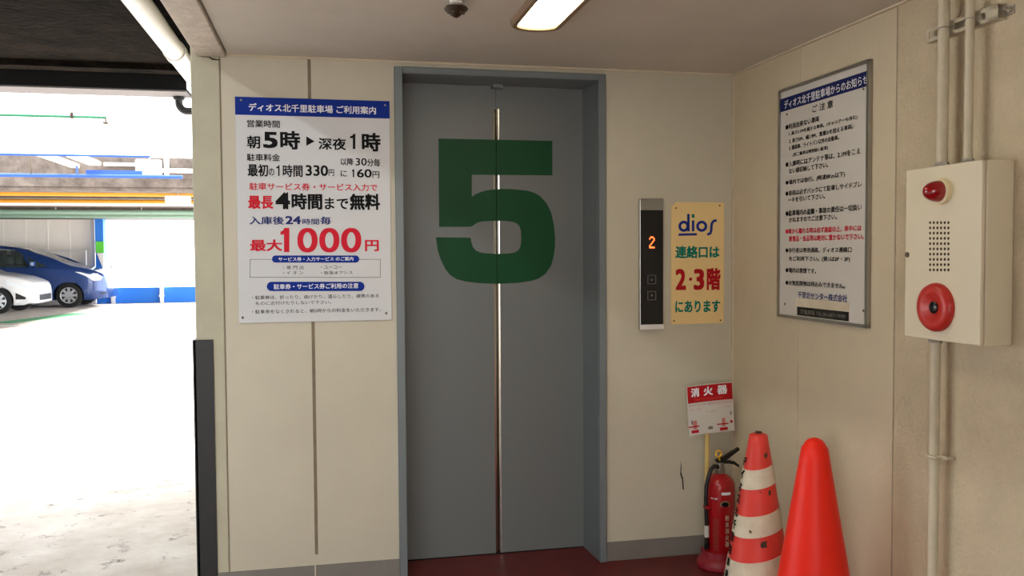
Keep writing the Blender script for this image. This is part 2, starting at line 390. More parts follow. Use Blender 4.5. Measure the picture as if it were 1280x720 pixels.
# ============================================================ SIGNS
def screw(parent, p, n, r=.0045, m='screw'):
    b_ = B(); lathe(b_, Vector(p), n, [(r, 0), (r, .0012), (r*.6, .0025), (0, .003)], 12); obj('screw', b_, m, parent, True)
FRONT = (0, -1, 0)
def one(x0, x1, yt, yb, st, mi=0):                   # a plain figure 1, stem of width st (pixels of the crop) at its right
    h = yb-yt; LM.poly([at(*c5(*p), YS) for p in [(x1, yt), (x1-st*.75, yt), (x1-st*1.1, yt+h*.10), (x0, yt+h*.17), (x0, yt+h*.17+h*.13), (x1-st, yt+h*.27), (x1-st, yb), (x1, yb)]], mi)
# ---- big price sign
c5 = lambda x, y: (285+x/4.8, 110+y/4.8); c6 = lambda x, y: (285+x/4.5, 250+y/4.5)
SL, SR, SB, ST = -.3415, .2645, 1.0865, 1.984
t = thing('parking_fee_sign', 'large white parking fee sign with blue header on the wall left of the lift', 'sign', ((SL+SR)/2, 0, SB))
b_ = B(); bx(b_, SL, SR, -.008, 0, SB, ST); bevel(b_, .0015, 1); obj('board', b_, 'signw', t)
YS = -.0093
zb = at(*c5(50, 160), -.008).z
b_ = B(); bx(b_, SL, SR, -.0088, -.0078, zb, ST); obj('header_band', b_, 'blue', t, label='blue header band')
LM = LetterMesh()
def L5(s, x0, x1, yt, yb, mi=0, bold=.012):
    a = c5(x0, yt); b = c5(x1, yb); line_back(LM, s, a[0], b[0], a[1], b[1], YS, mi, bold)
def L6(s, x0, x1, yt, yb, mi=0, bold=.012):
    a = c6(x0, yt); b = c6(x1, yb); line_back(LM, s, a[0], b[0], a[1], b[1], YS, mi, bold)
# materials: 0 ink, 1 red, 2 navy, 3 white, 4 blue
L5('ディオス北千里駐車場 ご利用案内', 123, 887, 90, 138, 3, .014)
L5('営業時間', 113, 310, 190, 235, 0, .014)
L5('朝', 113, 192, 285, 362, 0, .02); L5('5', 210, 297, 262, 360, 0, .03); L5('時', 312, 432, 256, 368, 0, .03)
L5('深夜', 542, 708, 298, 370, 0, .02); one(732, 764, 275, 366, 15); L5('時', 802, 915, 268, 380, 0, .03)
LM.poly([at(*c5(470, 290), YS), at(*c5(470, 347), YS), at(*c5(520, 320), YS)], 0)
L5('駐車料金', 113, 312, 393, 437, 0, .014)
L5('最初', 117, 240, 455, 530, 0, .022); L5('の', 244, 277, 483, 525, 0, .01); one(290, 309, 463, 528, 8); L5('時間', 328, 447, 460, 533, 0, .02)
L5('330', 465, 600, 462, 527, 0, .02); L5('円', 603, 636, 488, 528, 0, .012)
L5('以降', 675, 752, 420, 463, 0, .014); L5('30', 765, 832, 420, 465, 0, .012); L5('分毎', 835, 912, 424, 470, 0, .014)
L5('に', 676, 712, 494, 532, 0, .012); one(743, 757, 487, 535, 8); L5('60', 773, 862, 486, 537, 0, .018); L5('円', 866, 908, 500, 540, 0, .012)
L5('駐車サービス券・サービス入力で', 128, 895, 568, 612, 1, .014)
for s, x0, x1, y0, y1, mi, bo in (('最長', 310, 341.5, 244.5, 261, 1, .03), ('4', 344, 362.5, 240.2, 261.5, 0, .05), ('時間', 364.2, 402.7, 241.5, 261.8, 0, .034),
                                  ('まで', 405.8, 435.4, 247, 261.5, 0, .02), ('無料', 437, 475, 242, 262.5, 0, .034)):
    line_back(LM, s, x0, x1, y0, y1, YS, mi, bo)
L6('入庫後', 120, 315, 92, 138, 2, .016); L6('24', 322, 410, 90, 136, 2, .03); L6('時間', 418, 512, 105, 138, 2, .012); L6('毎', 520, 580, 93, 138, 2, .02)
L6('最大', 123, 305, 222, 288, 1, .026)
a = c6(300, 157)
for pts in ([(318,157),(345,157),(345,293),(315,293),(315,192),(295,196),(295,178),(308,172)],): LM.poly([at(*c6(*p), YS) for p in pts[::-1]], 1)
for cx in (447, 570, 693):                          # heavy zeros
    n = 40; R0 = [(cx+57*abs(math.cos(k*2*PI/n))**.85*(1 if math.cos(k*2*PI/n) > 0 else -1), 226+69*abs(math.sin(k*2*PI/n))**.9*(1 if math.sin(k*2*PI/n) > 0 else -1)) for k in range(n)]
    R1 = [(cx+24*math.cos(k*2*PI/n), 226+45*math.sin(k*2*PI/n)) for k in range(n)]
    for k in range(n):
        k2 = (k+1) % n; LM.poly([at(*c6(*p), YS) for p in (R0[k], R0[k2], R1[k2], R1[k])], 1)
L6('円', 770, 848, 225, 288, 1, .026)
def pill(x0, x1, y0, y1, mi, Yp):
    r = (y1-y0)/2; pts = [(x1-r+r*math.cos(a_), (y0+y1)/2+r*math.sin(a_)) for a_ in [(-PI/2+PI*k/10) for k in range(11)]] + [(x0+r+r*math.cos(a_), (y0+y1)/2+r*math.sin(a_)) for a_ in [(PI/2+PI*k/10) for k in range(11)]]
    return [at(*c6(*p), Yp) for p in pts]
for x0, y0, x1, y1 in ((123, 333, 858, 335), (123, 434, 858, 436), (123, 333, 125, 436), (856, 333, 858, 436)):
    LM.poly([at(*c6(*p), YS) for p in ((x0, y0), (x0, y1), (x1, y1), (x1, y0))], 0)
L6('・専 門 店', 310, 427, 370, 391, 0, .004); L6('・ユーコー', 522, 640, 370, 388, 0, .004)
L6('・イ オ ン', 310, 423, 400, 420, 0, .004); L6('・阪急オアシス', 522, 702, 400, 420, 0, .004)
L6('・駐車券は、折ったり、曲げたり、濡らしたり、磁気のある', 135, 848, 538, 561, 0, .004)
L6('ものに近付けたりしないで下さい。', 155, 580, 571, 592, 0, .004)
L6('・駐車券をなくされると、朝5時からの料金をいただきます。', 135, 860, 618, 641, 0, .004)
LM.build('lettering', ['ink', 'redink', 'navy', 'whiteink', 'blue'], t)
for (x0, x1, y0, y1, s, tx0, tx1, ty0, ty1) in ((247, 738, 312, 352, 'サービス券・入力サービス のご案内', 283, 705, 322, 345), (218, 768, 460, 512, '駐車券・サービス券ご利用の注意', 257, 733, 473, 503)):
    b_ = B(); prism(b_, pill(x0, x1, y0, y1, 0, -.0099), (0, .0015, 0)); cp = obj('caption_band', b_, 'blue', t, label='blue rounded caption band')
    LM = LetterMesh(); a = c6(tx0, ty0); b = c6(tx1, ty1); line_back(LM, s, a[0], b[0], a[1], b[1], -.0103, 0, .01); LM.build('lettering', ['whiteink'], cp)
for p in (c5(78, 72), c5(942, 103)): screw(t, at(*p, -.0088), FRONT, .004, 'alu')
for p in (c6(83, 662), c6(890, 637)): screw(t, at(*p, -.008), FRONT, .005)

# ---- cream sign
cd_ = lambda x, y: (780+x/3.787, 230+y/3.787)
x0, x1, z0, z1 = at(*cd_(222, 380)).x, at(*cd_(470, 380)).x, at(*cd_(222, 664)).z, at(*cd_(240, 86)).z
t = thing('guide_sign', 'narrow cream guide sign with a blue logo, beside the lift call panel', 'sign', ((x0+x1)/2, 0, z0))
ch = .02
pts = [(x0+.004, z0), (x1-.004, z0), (x1, z0+.004), (x1, z1-.004), (x1-.004, z1), (x0+ch, z1), (x0+ch*.8, z1-.008), (x0+.004, z1-ch*.8), (x0, z1-ch), (x0, z0+.004)]
b_ = B(); prism(b_, [(x, -.005, z) for x, z in pts], (0, .005, 0)); obj('board', b_, 'cream', t)
YS = -.0062; LM = LetterMesh()
def ribbon(pts, wd, mi):
    P_ = [Vector(p) for p in pts]; L_ = []; R_ = []
    for i, p in enumerate(P_):
        d = (P_[min(i+1, len(P_)-1)]-P_[max(i-1, 0)]).normalized(); nn = Vector((-d.y, d.x)); L_.append(p+nn*wd/2); R_.append(p-nn*wd/2)
    for i in range(len(P_)-1): LM.poly([at(*cd_(*q), YS) for q in (L_[i], L_[i+1], R_[i+1], R_[i])], mi)
circ = lambda cx, cy, rx, ry, a0=0, a1=2*PI, n=24: [(cx+rx*math.cos(a0+(a1-a0)*k/n), cy+ry*math.sin(a0+(a1-a0)*k/n)) for k in range(n+1)]
ribbon(circ(283, 200, 19, 20), 13, 0); ribbon([(305, 142), (305, 224)], 12, 0)
ribbon([(327, 172), (327, 224)], 12, 0); ribbon([(327, 143), (327, 160)], 13, 1)
ribbon(circ(368, 200, 20, 20), 13, 0)
ribbon([(439, 172), (425, 175), (416, 186), (414, 200), (413, 220), (409, 233), (394, 240)], 12, 0)
ribbon([(258, 240), (345, 238)], 11, 0)
def LD(s, x0, x1, yt, yb, mi, bold):
    a = cd_(x0, yt); b = cd_(x1, yb); line_back(LM, s, a[0], b[0], a[1], b[1], YS, mi, bold)
LD('連絡口は', 243, 452, 293, 352, 2, .03); LD('2', 244, 293, 402, 502, 3, .03); LD('・', 308, 322, 443, 458, 3, .03); LD('3', 330, 380, 402, 502, 3, .03); LD('階', 392, 457, 398, 503, 3, .035); LD('にあります', 243, 455, 553, 610, 2, .03)
LM.build(['logo', 'logo_dot', 'lettering', 'lettering'], ['logoblue', 'teal', 'teal', 'crimson'], t)
for p in ((247, 114), (453, 102), (237, 648), (457, 645)): screw(t, at(*cd_(*p), -.005), FRONT, .004)

# ---- lift call panel
x0, x1, z0, z1 = 1.342, 1.452, 1.021, 1.594
t = thing('call_button_panel', 'tall narrow lift call panel with a lit orange 2, right of the lift', 'elevator panel', ((x0+x1)/2, 0, z0))
b_ = B(); bx(b_, x0, x1, -.018, 0, z0, z1); bevel(b_, .003, 2); obj('housing', b_, 'alu', t)
zt = at(812, 263).z; zl = at(812, 405).z
b_ = B(); bx(b_, x0+.003, x1-.003, -.0215, -.0175, zl, zt); bevel(b_, .001, 1); fp = obj('black_face', b_, 'blackp', t, label='glossy black faceplate')
b_ = B(); bx(b_, x0, x1, -.0225, -.017, z0, zl-.001); bevel(b_, .0015, 1); obj('bottom_cap', b_, 'white', t, label='bright metal bottom cap')
LM = LetterMesh(); pcp = lambda x, y: (790+x/4, 240+y/4)
dots = ['.###.', '#...#', '....#', '...#.', '..#..', '.#...', '#....', '#####']
for r, row in enumerate(dots):
    for q, chh in enumerate(row):
        if chh == '#':
            cx, cy = 86+q*5.4, 223+r*7.2; LM.poly([at(*pcp(cx+dx, cy+dy), -.0222) for dx, dy in ((0, 0), (0, 7.4), (5.6, 7.4), (5.6, 0))], 0)
LM.build('display_digit', ['digit'], t, label='lit orange number 2')
for cy, up in ((438, 1), (518, -1)):
    c = at(*pcp(99, cy), -.0222); s_ = .0195
    b_ = B()
    for (ax, bx_, az, bz) in ((-s_, s_, s_-.002, s_), (-s_, s_, -s_, -s_+.002), (-s_, -s_+.002, -s_, s_), (s_-.002, s_, -s_, s_)):
        bx(b_, c.x+ax, c.x+bx_, -.0235, -.021, c.z+az, c.z+bz)
    bt = obj('call_button', b_, 'dimarrow', t)
    b_ = B(); h_ = .005*up; prism(b_, [(c.x-.005, -.0225, c.z-h_), (c.x+.005, -.0225, c.z-h_), (c.x, -.0225, c.z+h_)], (0, .001, 0)); obj('arrow', b_, 'dimarrow', bt)

# ---- notice on the right wall
n1 = lambda x, y: (960+x/4, 70+y/4); n2 = lambda x, y: (960+x/4, 240+y/4)
S = lambda p: (p-Vector((XC, 0, 0))) @ RD
s0, s1, z0, z1 = .408, .992, 1.096, 2.003
t = thing('rules_notice', 'tall framed notice with dark blue header and dense writing on the right wall', 'sign', wall_r((s0+s1)/2, z0))
b_ = B(); rbox(b_, s0+.008, s1-.008, z0+.008, z1-.008, 0, .010); obj('board', b_, 'signw2', t)
b_ = B(); rbox(b_, s0, s1, z1-.012, z1, 0, .016); rbox(b_, s0, s1, z0, z0+.012, 0, .016); rbox(b_, s0, s0+.012, z0, z1, 0, .016); rbox(b_, s1-.012, s1, z0, z1, 0, .016)
obj('frame', b_, 'alu', t, label='thin aluminium frame')
za, zc = at_r(*n1(75, 213), .0105).z, at_r(*n1(75, 278), .0105).z
b_ = B(); rbox(b_, s0+.012, s1-.012, zc, za, .009, .0108); obj('header_band', b_, 'dnavy', t, label='dark blue header band')
OF = .0114; LM = LetterMesh()
def N(f, s, x0, x1, yt, yb, mi=0, bold=.008):
    a = f(x0, yt); b = f(x1, yb); line_right(LM, s, a[0], b[0], a[1], b[1], OF, mi, bold)
N(n1, 'ディオス北千里駐車場からのお知らせ', 82, 499, 224, 266, 3)
N(n1, 'ご 注 意', 222, 325, 248, 285, 0, .014)
for f, s, a_, b_x, c_, d_, mi in (
    (n1, '●利用出来ない車両', 88, 255, 344, 372, 0), (n1, '1. 高さ2.1Mを超える車両。(キャリアーも含む)', 105, 447, 380, 402, 0),
    (n1, '2. 長さ5M、幅1.9M、重量2tを超える車両。', 105, 425, 416, 438, 0), (n1, '3. 積荷車、ライトバン以外の自動車。', 105, 355, 450, 473, 0),
    (n1, '(但二輪車は特別扱い駐車)', 125, 300, 484, 506, 0), (n1, '●入庫時にはアンテナ等は、2.1Mをこえ', 88, 462, 530, 558, 0),
    (n1, 'ない様収納して下さい。', 105, 300, 563, 590, 0), (n1, '●場内では徐行。(時速8Km以下)', 88, 385, 622, 650, 0),
    (n1, '●車両は必ずバックにて駐車しサイドブレ', 88, 468, 675, 702, 0), (n2, 'ーキを引いて下さい。', 100, 285, 28, 54, 0),
    (n2, '●駐車場内の盗難・事故の責任は一切負い', 88, 468, 94, 122, 0), (n2, 'かねますのでご注意下さい。', 105, 345, 127, 153, 0),
    (n2, '●車から離れる時は必ず施錠の上、車中には', 88, 467, 184, 211, 1), (n2, '貴重品・金品等は絶対に置かないで下さい。', 105, 478, 220, 248, 1),
    (n2, '●歩行者は専用通路、ディオス連絡口', 88, 418, 279, 304, 0), (n2, 'をご利用下さい。(第1は2F・3F)', 105, 410, 321, 348, 0),
    (n2, '●場内は禁煙です。', 88, 240, 378, 403, 0), (n2, '●火気危険物は持込みできません。', 88, 385, 440, 465, 0),
    (n2, '千里北センター株式会社', 150, 397, 496, 532, 2)):
    N(f, s, a_, b_x, c_, d_, mi, .02 if mi == 1 else .016)
LM.build('lettering', ['ink', 'redink', 'navy', 'whiteink'], t)
sa, sb = S(at_r(*n2(147, 590), OF)), S(at_r(*n2(403, 600), OF)); za, zc = at_r(*n2(147, 573), OF).z, at_r(*n2(147, 615), OF).z
b_ = B(); rbox(b_, sa, sb, zc, za, .010, .013); lb = obj('contact_label', b_, 'blackp', t, label='black contact strip')
LM = LetterMesh(); OF = .0135; N(n2, '緊急連絡 TEL.06-6871-0080', 163, 388, 586, 608, 0, .006); LM.build('lettering', ['alu'], lb)
b_ = B(); rbox(b_, sa-.01, sb+.004, za+.001, za+.034, .010, .0125); obj('blank_label', b_, 'cone_w', t, label='pasted over beige strip')
for f, p in ((n1, (95, 292)), (n1, (478, 165)), (n2, (85, 560)), (n2, (478, 593))): screw(t, at_r(*f(*p), .010), -RN, .005)

# ============================================================ EXTINGUISHER CORNER
EX, EY = 1.652, -.165
t = thing('extinguisher_stand', 'red round extinguisher stand with a yellowish pole carrying a square red and white sign', 'stand', (EX, EY, 0))
b_ = B(); lathe(b_, (EX, EY, 0), (0, 0, 1), [(.094, 0), (.098, .004), (.098, .018), (.092, .034), (.074, .046), (.071, .072), (.068, .072), (.067, .02), (0, .02)], 40); obj('base', b_, 'stand', t, True)
px_, py_ = at(884, 560, EY+.085).x, EY+.085
b_ = B(); tube(b_, [(px_, py_, .045), (px_, py_, .70)], .011, 14); obj('pole', b_, 'pole', t, True)
b_ = B(); bx(b_, px_-.02, px_+.02, py_-.01, py_+.02, .02, .05); obj('pole_socket', b_, 'stand', t)
# sign plate, gently bowed and tilted
pc = at(888.5, 511, py_-.014); hw = .1075; hh = .1085; tilt = math.radians(3.4)
def plate(u, v, d=0.0):                             # u, v in 0..1
    a = (u-.5)*2*hw; b = (v-.5)*2*hh + .004*(1-((u-.5)*2)**2); x = a*math.cos(tilt)-b*math.sin(tilt); z = a*math.sin(tilt)+b*math.cos(tilt)
    return Vector((pc.x+x, pc.y - .010*(1-((u-.5)*2)**2) - d, pc.z+z))
b_ = B(); n = 12
fr_ = [[b_.verts.new(plate(i/n, j)) for j in (0, 1)] for i in range(n+1)]; bk = [[b_.verts.new(plate(i/n, j, -.003)) for j in (0, 1)] for i in range(n+1)]
for i in range(n):
    b_.faces.new((fr_[i][0], fr_[i+1][0], fr_[i+1][1], fr_[i][1])); b_.faces.new((bk[i][0], bk[i][1], bk[i+1][1], bk[i+1][0]))
    for j in (0, 1): b_.faces.new((fr_[i][j], fr_[i+1][j], bk[i+1][j], bk[i][j]))
for i in (0, n): b_.faces.new((fr_[i][0], fr_[i][1], bk[i][1], bk[i][0]))
sp = obj('sign_plate', b_, 'signw2', t, label='square red and white fire extinguisher sign')
LM = LetterMesh()
def prect(u0, u1, v0, v1, mi, d=.0006, n=12):
    for i in range(n):
        a_, c_ = u0+(u1-u0)*i/n, u0+(u1-u0)*(i+1)/n; LM.poly([plate(a_, v0, d), plate(c_, v0, d), plate(c_, v1, d), plate(a_, v1, d)], mi)
def ptext(s, u0, u1, v0, v1, mi, bold=.02): LM.add(s, lambda u, v: plate(u0+(u1-u0)*u, v0+(v1-v0)*v, .0013), mi, bold)
prect(.01, .99, .65, .985, 0)
ptext('消', .08, .25, .77, .95, 1, .03); ptext('火', .34, .54, .77, .95, 1, .03); ptext('器', .64, .87, .77, .95, 1, .03); ptext('FIRE EXTINGUISHER', .15, .76, .675, .735, 2, .0)
ptext('使用方法の説明', .02, .38, .585, .62, 3, .0); ptext('普通火災用 油火災用 電気火災用', .42, .97, .575, .635, 3, 0); ptext('安全ピンを抜く', .03, .28, .50, .53, 3, 0); ptext('レバーを強く握る', .66, .95, .50, .53, 3, 0)
ptext('ホースを向ける', .36, .6, .42, .46, 3, 0)
for (u, v, k) in ((.12, .14, 1), (.74, .13, 1.2)):
    prect(u-.07*k, u+.08*k, v-.10, v-.04, 0, .0008, 3); prect(u-.12*k, u+.10*k, v+.02, v+.045, 0, .0008, 3); prect(u-.03, u+.05, v-.02, v+.15, 3, .0007, 2)
prect(.06, .08, .22, .30, 4, .0009, 1); prect(.92, .94, .33, .40, 4, .0009, 1); prect(.90, .96, .17, .22, 0, .0009, 1); prect(.4, .5, .08, .14, 5, .0008, 2)
LM.build(['red_print', 'lettering', 'lettering', 'fine_print', 'pictogram', 'pictogram'], ['crimson', 'whiteink', 'cone_r', mat('faded pink ink', (196, 120, 116), .6), 'ink', 'seam'], sp)

t = thing('fire_extinguisher', 'red fire extinguisher with black hose standing in the corner behind the striped cone', 'fire extinguisher', (EX, EY, .0205))
r = .064; zb_ = .0205
b_ = B(); lathe(b_, (EX, EY, 0), (0, 0, 1), [(.0, zb_), (r*.9, zb_), (r, zb_+.012), (r, .345), (r*.96, .365), (r*.8, .385), (r*.5, .398), (.02, .404), (.02, .41)], 40); bd = obj('cylinder', b_, 'extred', t, True)
b_ = B(); lathe(b_, (EX, EY, 0), (0, 0, 1), [(.022, .405), (.024, .41), (.024, .425), (.017, .43), (.017, .452), (.0, .455)], 20); obj('valve', b_, 'brass', t, True)
# levers
b_ = B(); prism(b_, [(EX-.012, EY-.009, .448), (EX-.022, EY-.009, .462), (EX+.02, EY-.009, .478), (EX+.085, EY-.009, .512), (EX+.088, EY-.009, .502), (EX+.03, EY-.009, .464), (EX+.012, EY-.009, .448)], (0, .018, 0)); obj('upper_lever', b_, 'blackp', t, label='black squeeze lever')
b_ = B(); tube(b_, [(EX, EY, .452), (EX+.035, EY, .452), (EX+.065, EY, .446), (EX+.088, EY, .43)], [.008, .008, .0075, .005], 10); obj('carry_handle', b_, 'blackp', t, True)
b_ = B(); tube(b_, arc((EX-.012, EY-.012, .492), .013, 0, 2*PI, 16, (1, 0, 0), (0, 0, 1)), .004, 8, cap=False); tube(b_, [(EX-.012, EY-.012, .479), (EX-.005, EY-.01, .462)], .003, 8); obj('safety_pin', b_, 'yellow', t, True, label='yellow safety pin ring')
hs = [(EX-.015, EY-.01, .436), (EX-.035, EY-.02, .442), (EX-.055, EY-.028, .43), (EX-.068, EY-.032, .40), (EX-.078, EY-.032, .36), (EX-.079, EY-.03, .30), (EX-.076, EY-.028, .24), (EX-.074, EY-.028, .18)]
b_ = B(); tube(b_, hs, .0085, 12); obj('hose', b_, 'black', t, True)
b_ = B(); tube(b_, [(EX-.074, EY-.028, .19), (EX-.073, EY-.028, .14)], .0105, 12); obj('hose_sleeve', b_, 'signw2', t, True, label='pale hose sleeve')
b_ = B(); tube(b_, [(EX-.073, EY-.028, .14), (EX-.073, EY-.028, .09)], [.009, .012], 12); obj('nozzle', b_, 'blackp', t, True)
b_ = B(); lathe(b_, (EX, EY, .27), (0, 0, 1), [(r+.0015, -.006), (r+.0015, .006)], 32); bx(b_, EX-.084, EX-.05, EY-.042, EY-.014, .264, .276); obj('hose_clip', b_, 'extred', t)
LM = LetterMesh()
def ecyl(a, z, d=.0006): return Vector((EX+(r+d)*math.sin(a), EY-(r+d)*math.cos(a), z))
A0 = .44                                            # facing the camera
def etext(s, a0, a1, z0, z1, mi, bold=.01): LM.add(s, lambda u, v: ecyl(-A0+a0+(a1-a0)*u, z0+(z1-z0)*v, .0012), mi, bold)
def erect(a0, a1, z0, z1, mi, d=.0006):
    for i in range(6): LM.poly([ecyl(-A0+a0+(a1-a0)*i/6, z0, d), ecyl(-A0+a0+(a1-a0)*(i+1)/6, z0, d), ecyl(-A0+a0+(a1-a0)*(i+1)/6, z1, d), ecyl(-A0+a0+(a1-a0)*i/6, z1, d)], mi)
erect(.1, .75, .325, .337, 0); etext('消火器', -.65, -.15, .305, .312, 0)
for k, chh in enumerate('粉末消火器'): etext(chh, .35, .62, .215-k*.028, .238-k*.028, 1, .012)
for k in range(14): etext('使用方法取扱い', -.42, -.05, .215-k*.010, .221-k*.010, 2, .0)
n = 20
for k in range(n):                                  # pressure badge
    a_, b2 = 2*PI*k/n, 2*PI*(k+1)/n; LM.poly([ecyl(-A0+.35, .285, .0010), ecyl(-A0+.35+.33*math.cos(a_), .285+.016*math.sin(a_), .001), ecyl(-A0+.35+.33*math.cos(b2), .285+.016*math.sin(b2), .001)], 3)
    LM.poly([ecyl(-A0+.35, .285, .0014), ecyl(-A0+.35+.24*math.cos(a_), .285+.011*math.sin(a_), .0014), ecyl(-A0+.35+.24*math.cos(b2), .285+.011*math.sin(b2), .0014)], 4)
LM.build(['label_print', 'label_print', 'fine_print', 'badge_rim', 'badge'], ['whiteink', 'cone_w', 'seam', 'seam', 'ink'], bd)

# ---- traffic cones
def cone_r(z, Ht, rb, rt): return rb + (rt-rb)*z/Ht
def cone(name, label, cx, cy, Ht, rb, rt, fl, body, round_tip=.02):
    t = thing(name, label, 'traffic cone', (cx, cy, 0), 'traffic cones in the corner')
    b_ = B()
    sq = [(fl*math.copysign(min(1, abs(math.cos(a))*1.35), math.cos(a)), fl*math.copysign(min(1, abs(math.sin(a))*1.35), math.sin(a))) for a in [2*PI*k/40+.01 for k in range(40)]]
    prism(b_, [(cx+x, cy+y, 0) for x, y in sq], (0, 0, .022)); obj('base', b_, body, t)
    prof = [(rb+.012, .02), (rb, .035)] + [(cone_r(z, Ht, rb, rt), z) for z in [.035+(Ht-round_tip-.035)*k/16 for k in range(1, 17)]]
    for k in range(1, 7): a = PI/2*k/6; prof.append((rt*1.0*math.cos(a), Ht-round_tip+round_tip*math.sin(a)))
    b_ = B(); lathe(b_, (cx, cy, 0), (0, 0, 1), prof, 48); cb = obj('cone_body', b_, body, t, True)
    return t, cb
C2 = on_z(1018.5, 547, .755)
t2, cb2 = cone('traffic_cone', 'plain bright orange cone in front of the striped one', C2.x, C2.y, .755, .163, .036, .188, 'cone_o', .032)
C1 = on_z(948, 541, .70); c1 = C1
t1, cb1 = cone('traffic_cone', 'worn cone with red and dirty white bands beside the fire extinguisher', c1.x, c1.y, .70, .145, .031, .165, 'cone_r', .008)
zc1 = lambda y: (CAM + (lambda d: d*((c1.y-.07-CAM.y)/d.y))(ray(947, y))).z
def band(z0, z1, nm, m):
    b_ = B(); lathe(b_, (c1.x, c1.y, 0), (0, 0, 1), [(cone_r(z0, .7, .143, .031)+.0002, z0), (cone_r(z0, .7, .143, .031)+.0025, z0), (cone_r(z1, .7, .143, .031)+.0025, z1), (cone_r(z1, .7, .143, .031)+.0002, z1)], 48)
    for v in b_.verts:                              # the bands were stuck on askew
        p = Vector((v.co.x-c1.x, v.co.y-c1.y)); rr = p.length; extra = rr - cone_r(v.co.z, .7, .143, .031); z_ = v.co.z + .24*p.x
        q = p.normalized()*(cone_r(z_, .7, .143, .031)+extra+.0006); v.co = Vector((c1.x+q.x, c1.y+q.y, z_))
    return obj(nm, b_, m, t1, True, label='dirty white reflective band')
for ya, yb in ((588, 611), (643, 668), (697, 728)): band(zc1(yb), zc1(ya), 'reflective_band', 'cone_w')
b_ = B(); lathe(b_, (c1.x, c1.y, 0), (0, 0, 1), [(.013, .698), (.012, .705), (0, .706)], 12); obj('tip_hole', b_, 'scuff_hole_dark', t1)  # solid dark brown cap drawn in place of the open hole
LM = LetterMesh()
def csurf(a, z, d=.0046): rr = cone_r(z, .7, .143, .031)+d; return Vector((c1.x+rr*math.sin(a), c1.y-rr*math.cos(a), z))
va = math.atan2(-(c1.x), c1.y-CAM.y)                # angle of the side that faces the camera
zz = .58
for chh in 'ディオス北千里駐車場':
    sz = .034; rr = cone_r(zz, .7, .143, .031); aw = sz/rr*.9; a0 = va-1.22
    LM.add(chh, lambda u, v, a0=a0, aw=aw, zz=zz, sz=sz: csurf(a0+aw*(u-.5), zz+sz*v), 0, .03); zz -= .046
for a_, z_, s_ in ((.6, .625, .012), (.62, .50, .010), (.2, .32, .015), (.1, .5, .004), (-.3, .36, .005)):
    n = 9; LM.poly([csurf(va+a_+(s_*random.uniform(.4, 1.2)*math.cos(2*PI*k/n))/.08, z_+s_*random.uniform(.4, 1.4)*math.sin(2*PI*k/n)) for k in range(n)], 1)
LM.build(['worn_lettering', 'scuff_marks'], ['ink', 'scuff_hole_dark'], cb1)

# ============================================================ ALARM BOX, CONDUITS
s0, s1, z0, z1, D = 1.297, 1.606, 1.100, 1.600, .10
f5 = lambda x, y: (1110+x/2.665, 180+y/2.665)
t = thing('fire_alarm_box', 'cream metal fire alarm box with red lamp and red push button on the right wall', 'fire alarm', wall_r((s0+s1)/2, z0))
b_ = B(); rbox(b_, s0, s1, z0, z1, 0, D-.014); bevel(b_, .003, 2); obj('housing', b_, 'boxp', t)
b_ = B(); rbox(b_, s0, s1-.003, z0, z1, D-.0125, D); bevel(b_, .003, 2); dr = obj('cover', b_, 'boxp', t)
c = at_r(*f5(185, 158), D)
b_ = B(); lathe(b_, c, -RN, [(.036, 0), (.037, .004), (.036, .014), (.031, .018), (.0, .018)], 32); lbp = obj('lamp_base', b_, 'lampbase', t, True)
b_ = B(); lathe(b_, c, -RN, [(.031, .016), (.0305, .024), (.0285, .034), (.024, .046), (.017, .056), (.009, .0615), (0, .063)], 32); obj('red_lamp', b_, 'redlens', lbp, True, label='red domed lamp')
b_ = B()
for i in range(6):
    for j in range(10):
        p = at_r(*f5(140.5+i*12.2, 262+j*17.5), D); lathe(b_, p, -RN, [(.0042, -.002), (.0042, .0006)], 10)
obj('speaker_holes', b_, 'scuff_hole_dark', t, label='grid of small dark holes')  # shade inside the holes is given as dark discs on the cover
c = at_r(*f5(164, 544), D)
b_ = B(); lathe(b_, c, -RN, [(.070, 0), (.070, .008), (.066, .017), (.054, .023), (.038, .021), (.023, .011), (.0, .010)], 40); rg = obj('push_ring', b_, 'redring', t, True, label='red round push button surround')
b_ = B(); lathe(b_, c, -RN, [(.0175, .009), (.0175, .014), (.015, .016), (0, .016)], 24); obj('button', b_, 'blackp', rg, True)
c = at_r(*f5(65, 369), D)
b_ = B(); lathe(b_, c, -RN, [(.008, 0), (.008, .003), (.004, .0035), (0, .001)], 16); obj('lock', b_, 'screw', t, True)
def conduit(s, z0, z1, r, off, label):
    t = thing('conduit', label, 'pipe', wall_r(s, z0, off), 'conduits at the alarm box')
    b_ = B(); tube(b_, [wall_r(s, z0, off), wall_r(s, z1, off)], r, 18); obj('tube', b_, 'conduit', t, True)
    return t
SP = lambda x, y, o: S(at_r(x, y, o))
sA = SP(1177, 100, .05); sB = SP(1209.5, 100, .05); sC = SP(1165.5, 600, .045)
tA = conduit(sA, 1.6, H-.001, .0160, .045, 'thicker painted conduit rising from the alarm box, left of the thin one')
tB = conduit(sB, 1.6, H-.001, .0120, .045, 'thinner painted conduit rising from the alarm box, right of the thick one')
tC = conduit(sC, .001, 1.1, .0145, .04, 'painted conduit running from the floor up to the alarm box')
for tt, s, z, o, r in ((tA, sA, 1.6, .045, .016), (tB, sB, 1.6, .045, .012)):
    b_ = B(); lathe(b_, wall_r(s, z, o), (0, 0, 1), [(r+.009, 0), (r+.009, .008), (r+.004, .010), (r+.004, .016)], 6); obj('lock_nut', b_, 'galv', tt)
b_ = B(); lathe(b_, wall_r(sC, 1.1, .04), (0, 0, -1), [(.0225, 0), (.0225, .008), (.019, .010), (.019, .016)], 6); obj('lock_nut', b_, 'galv', tC)
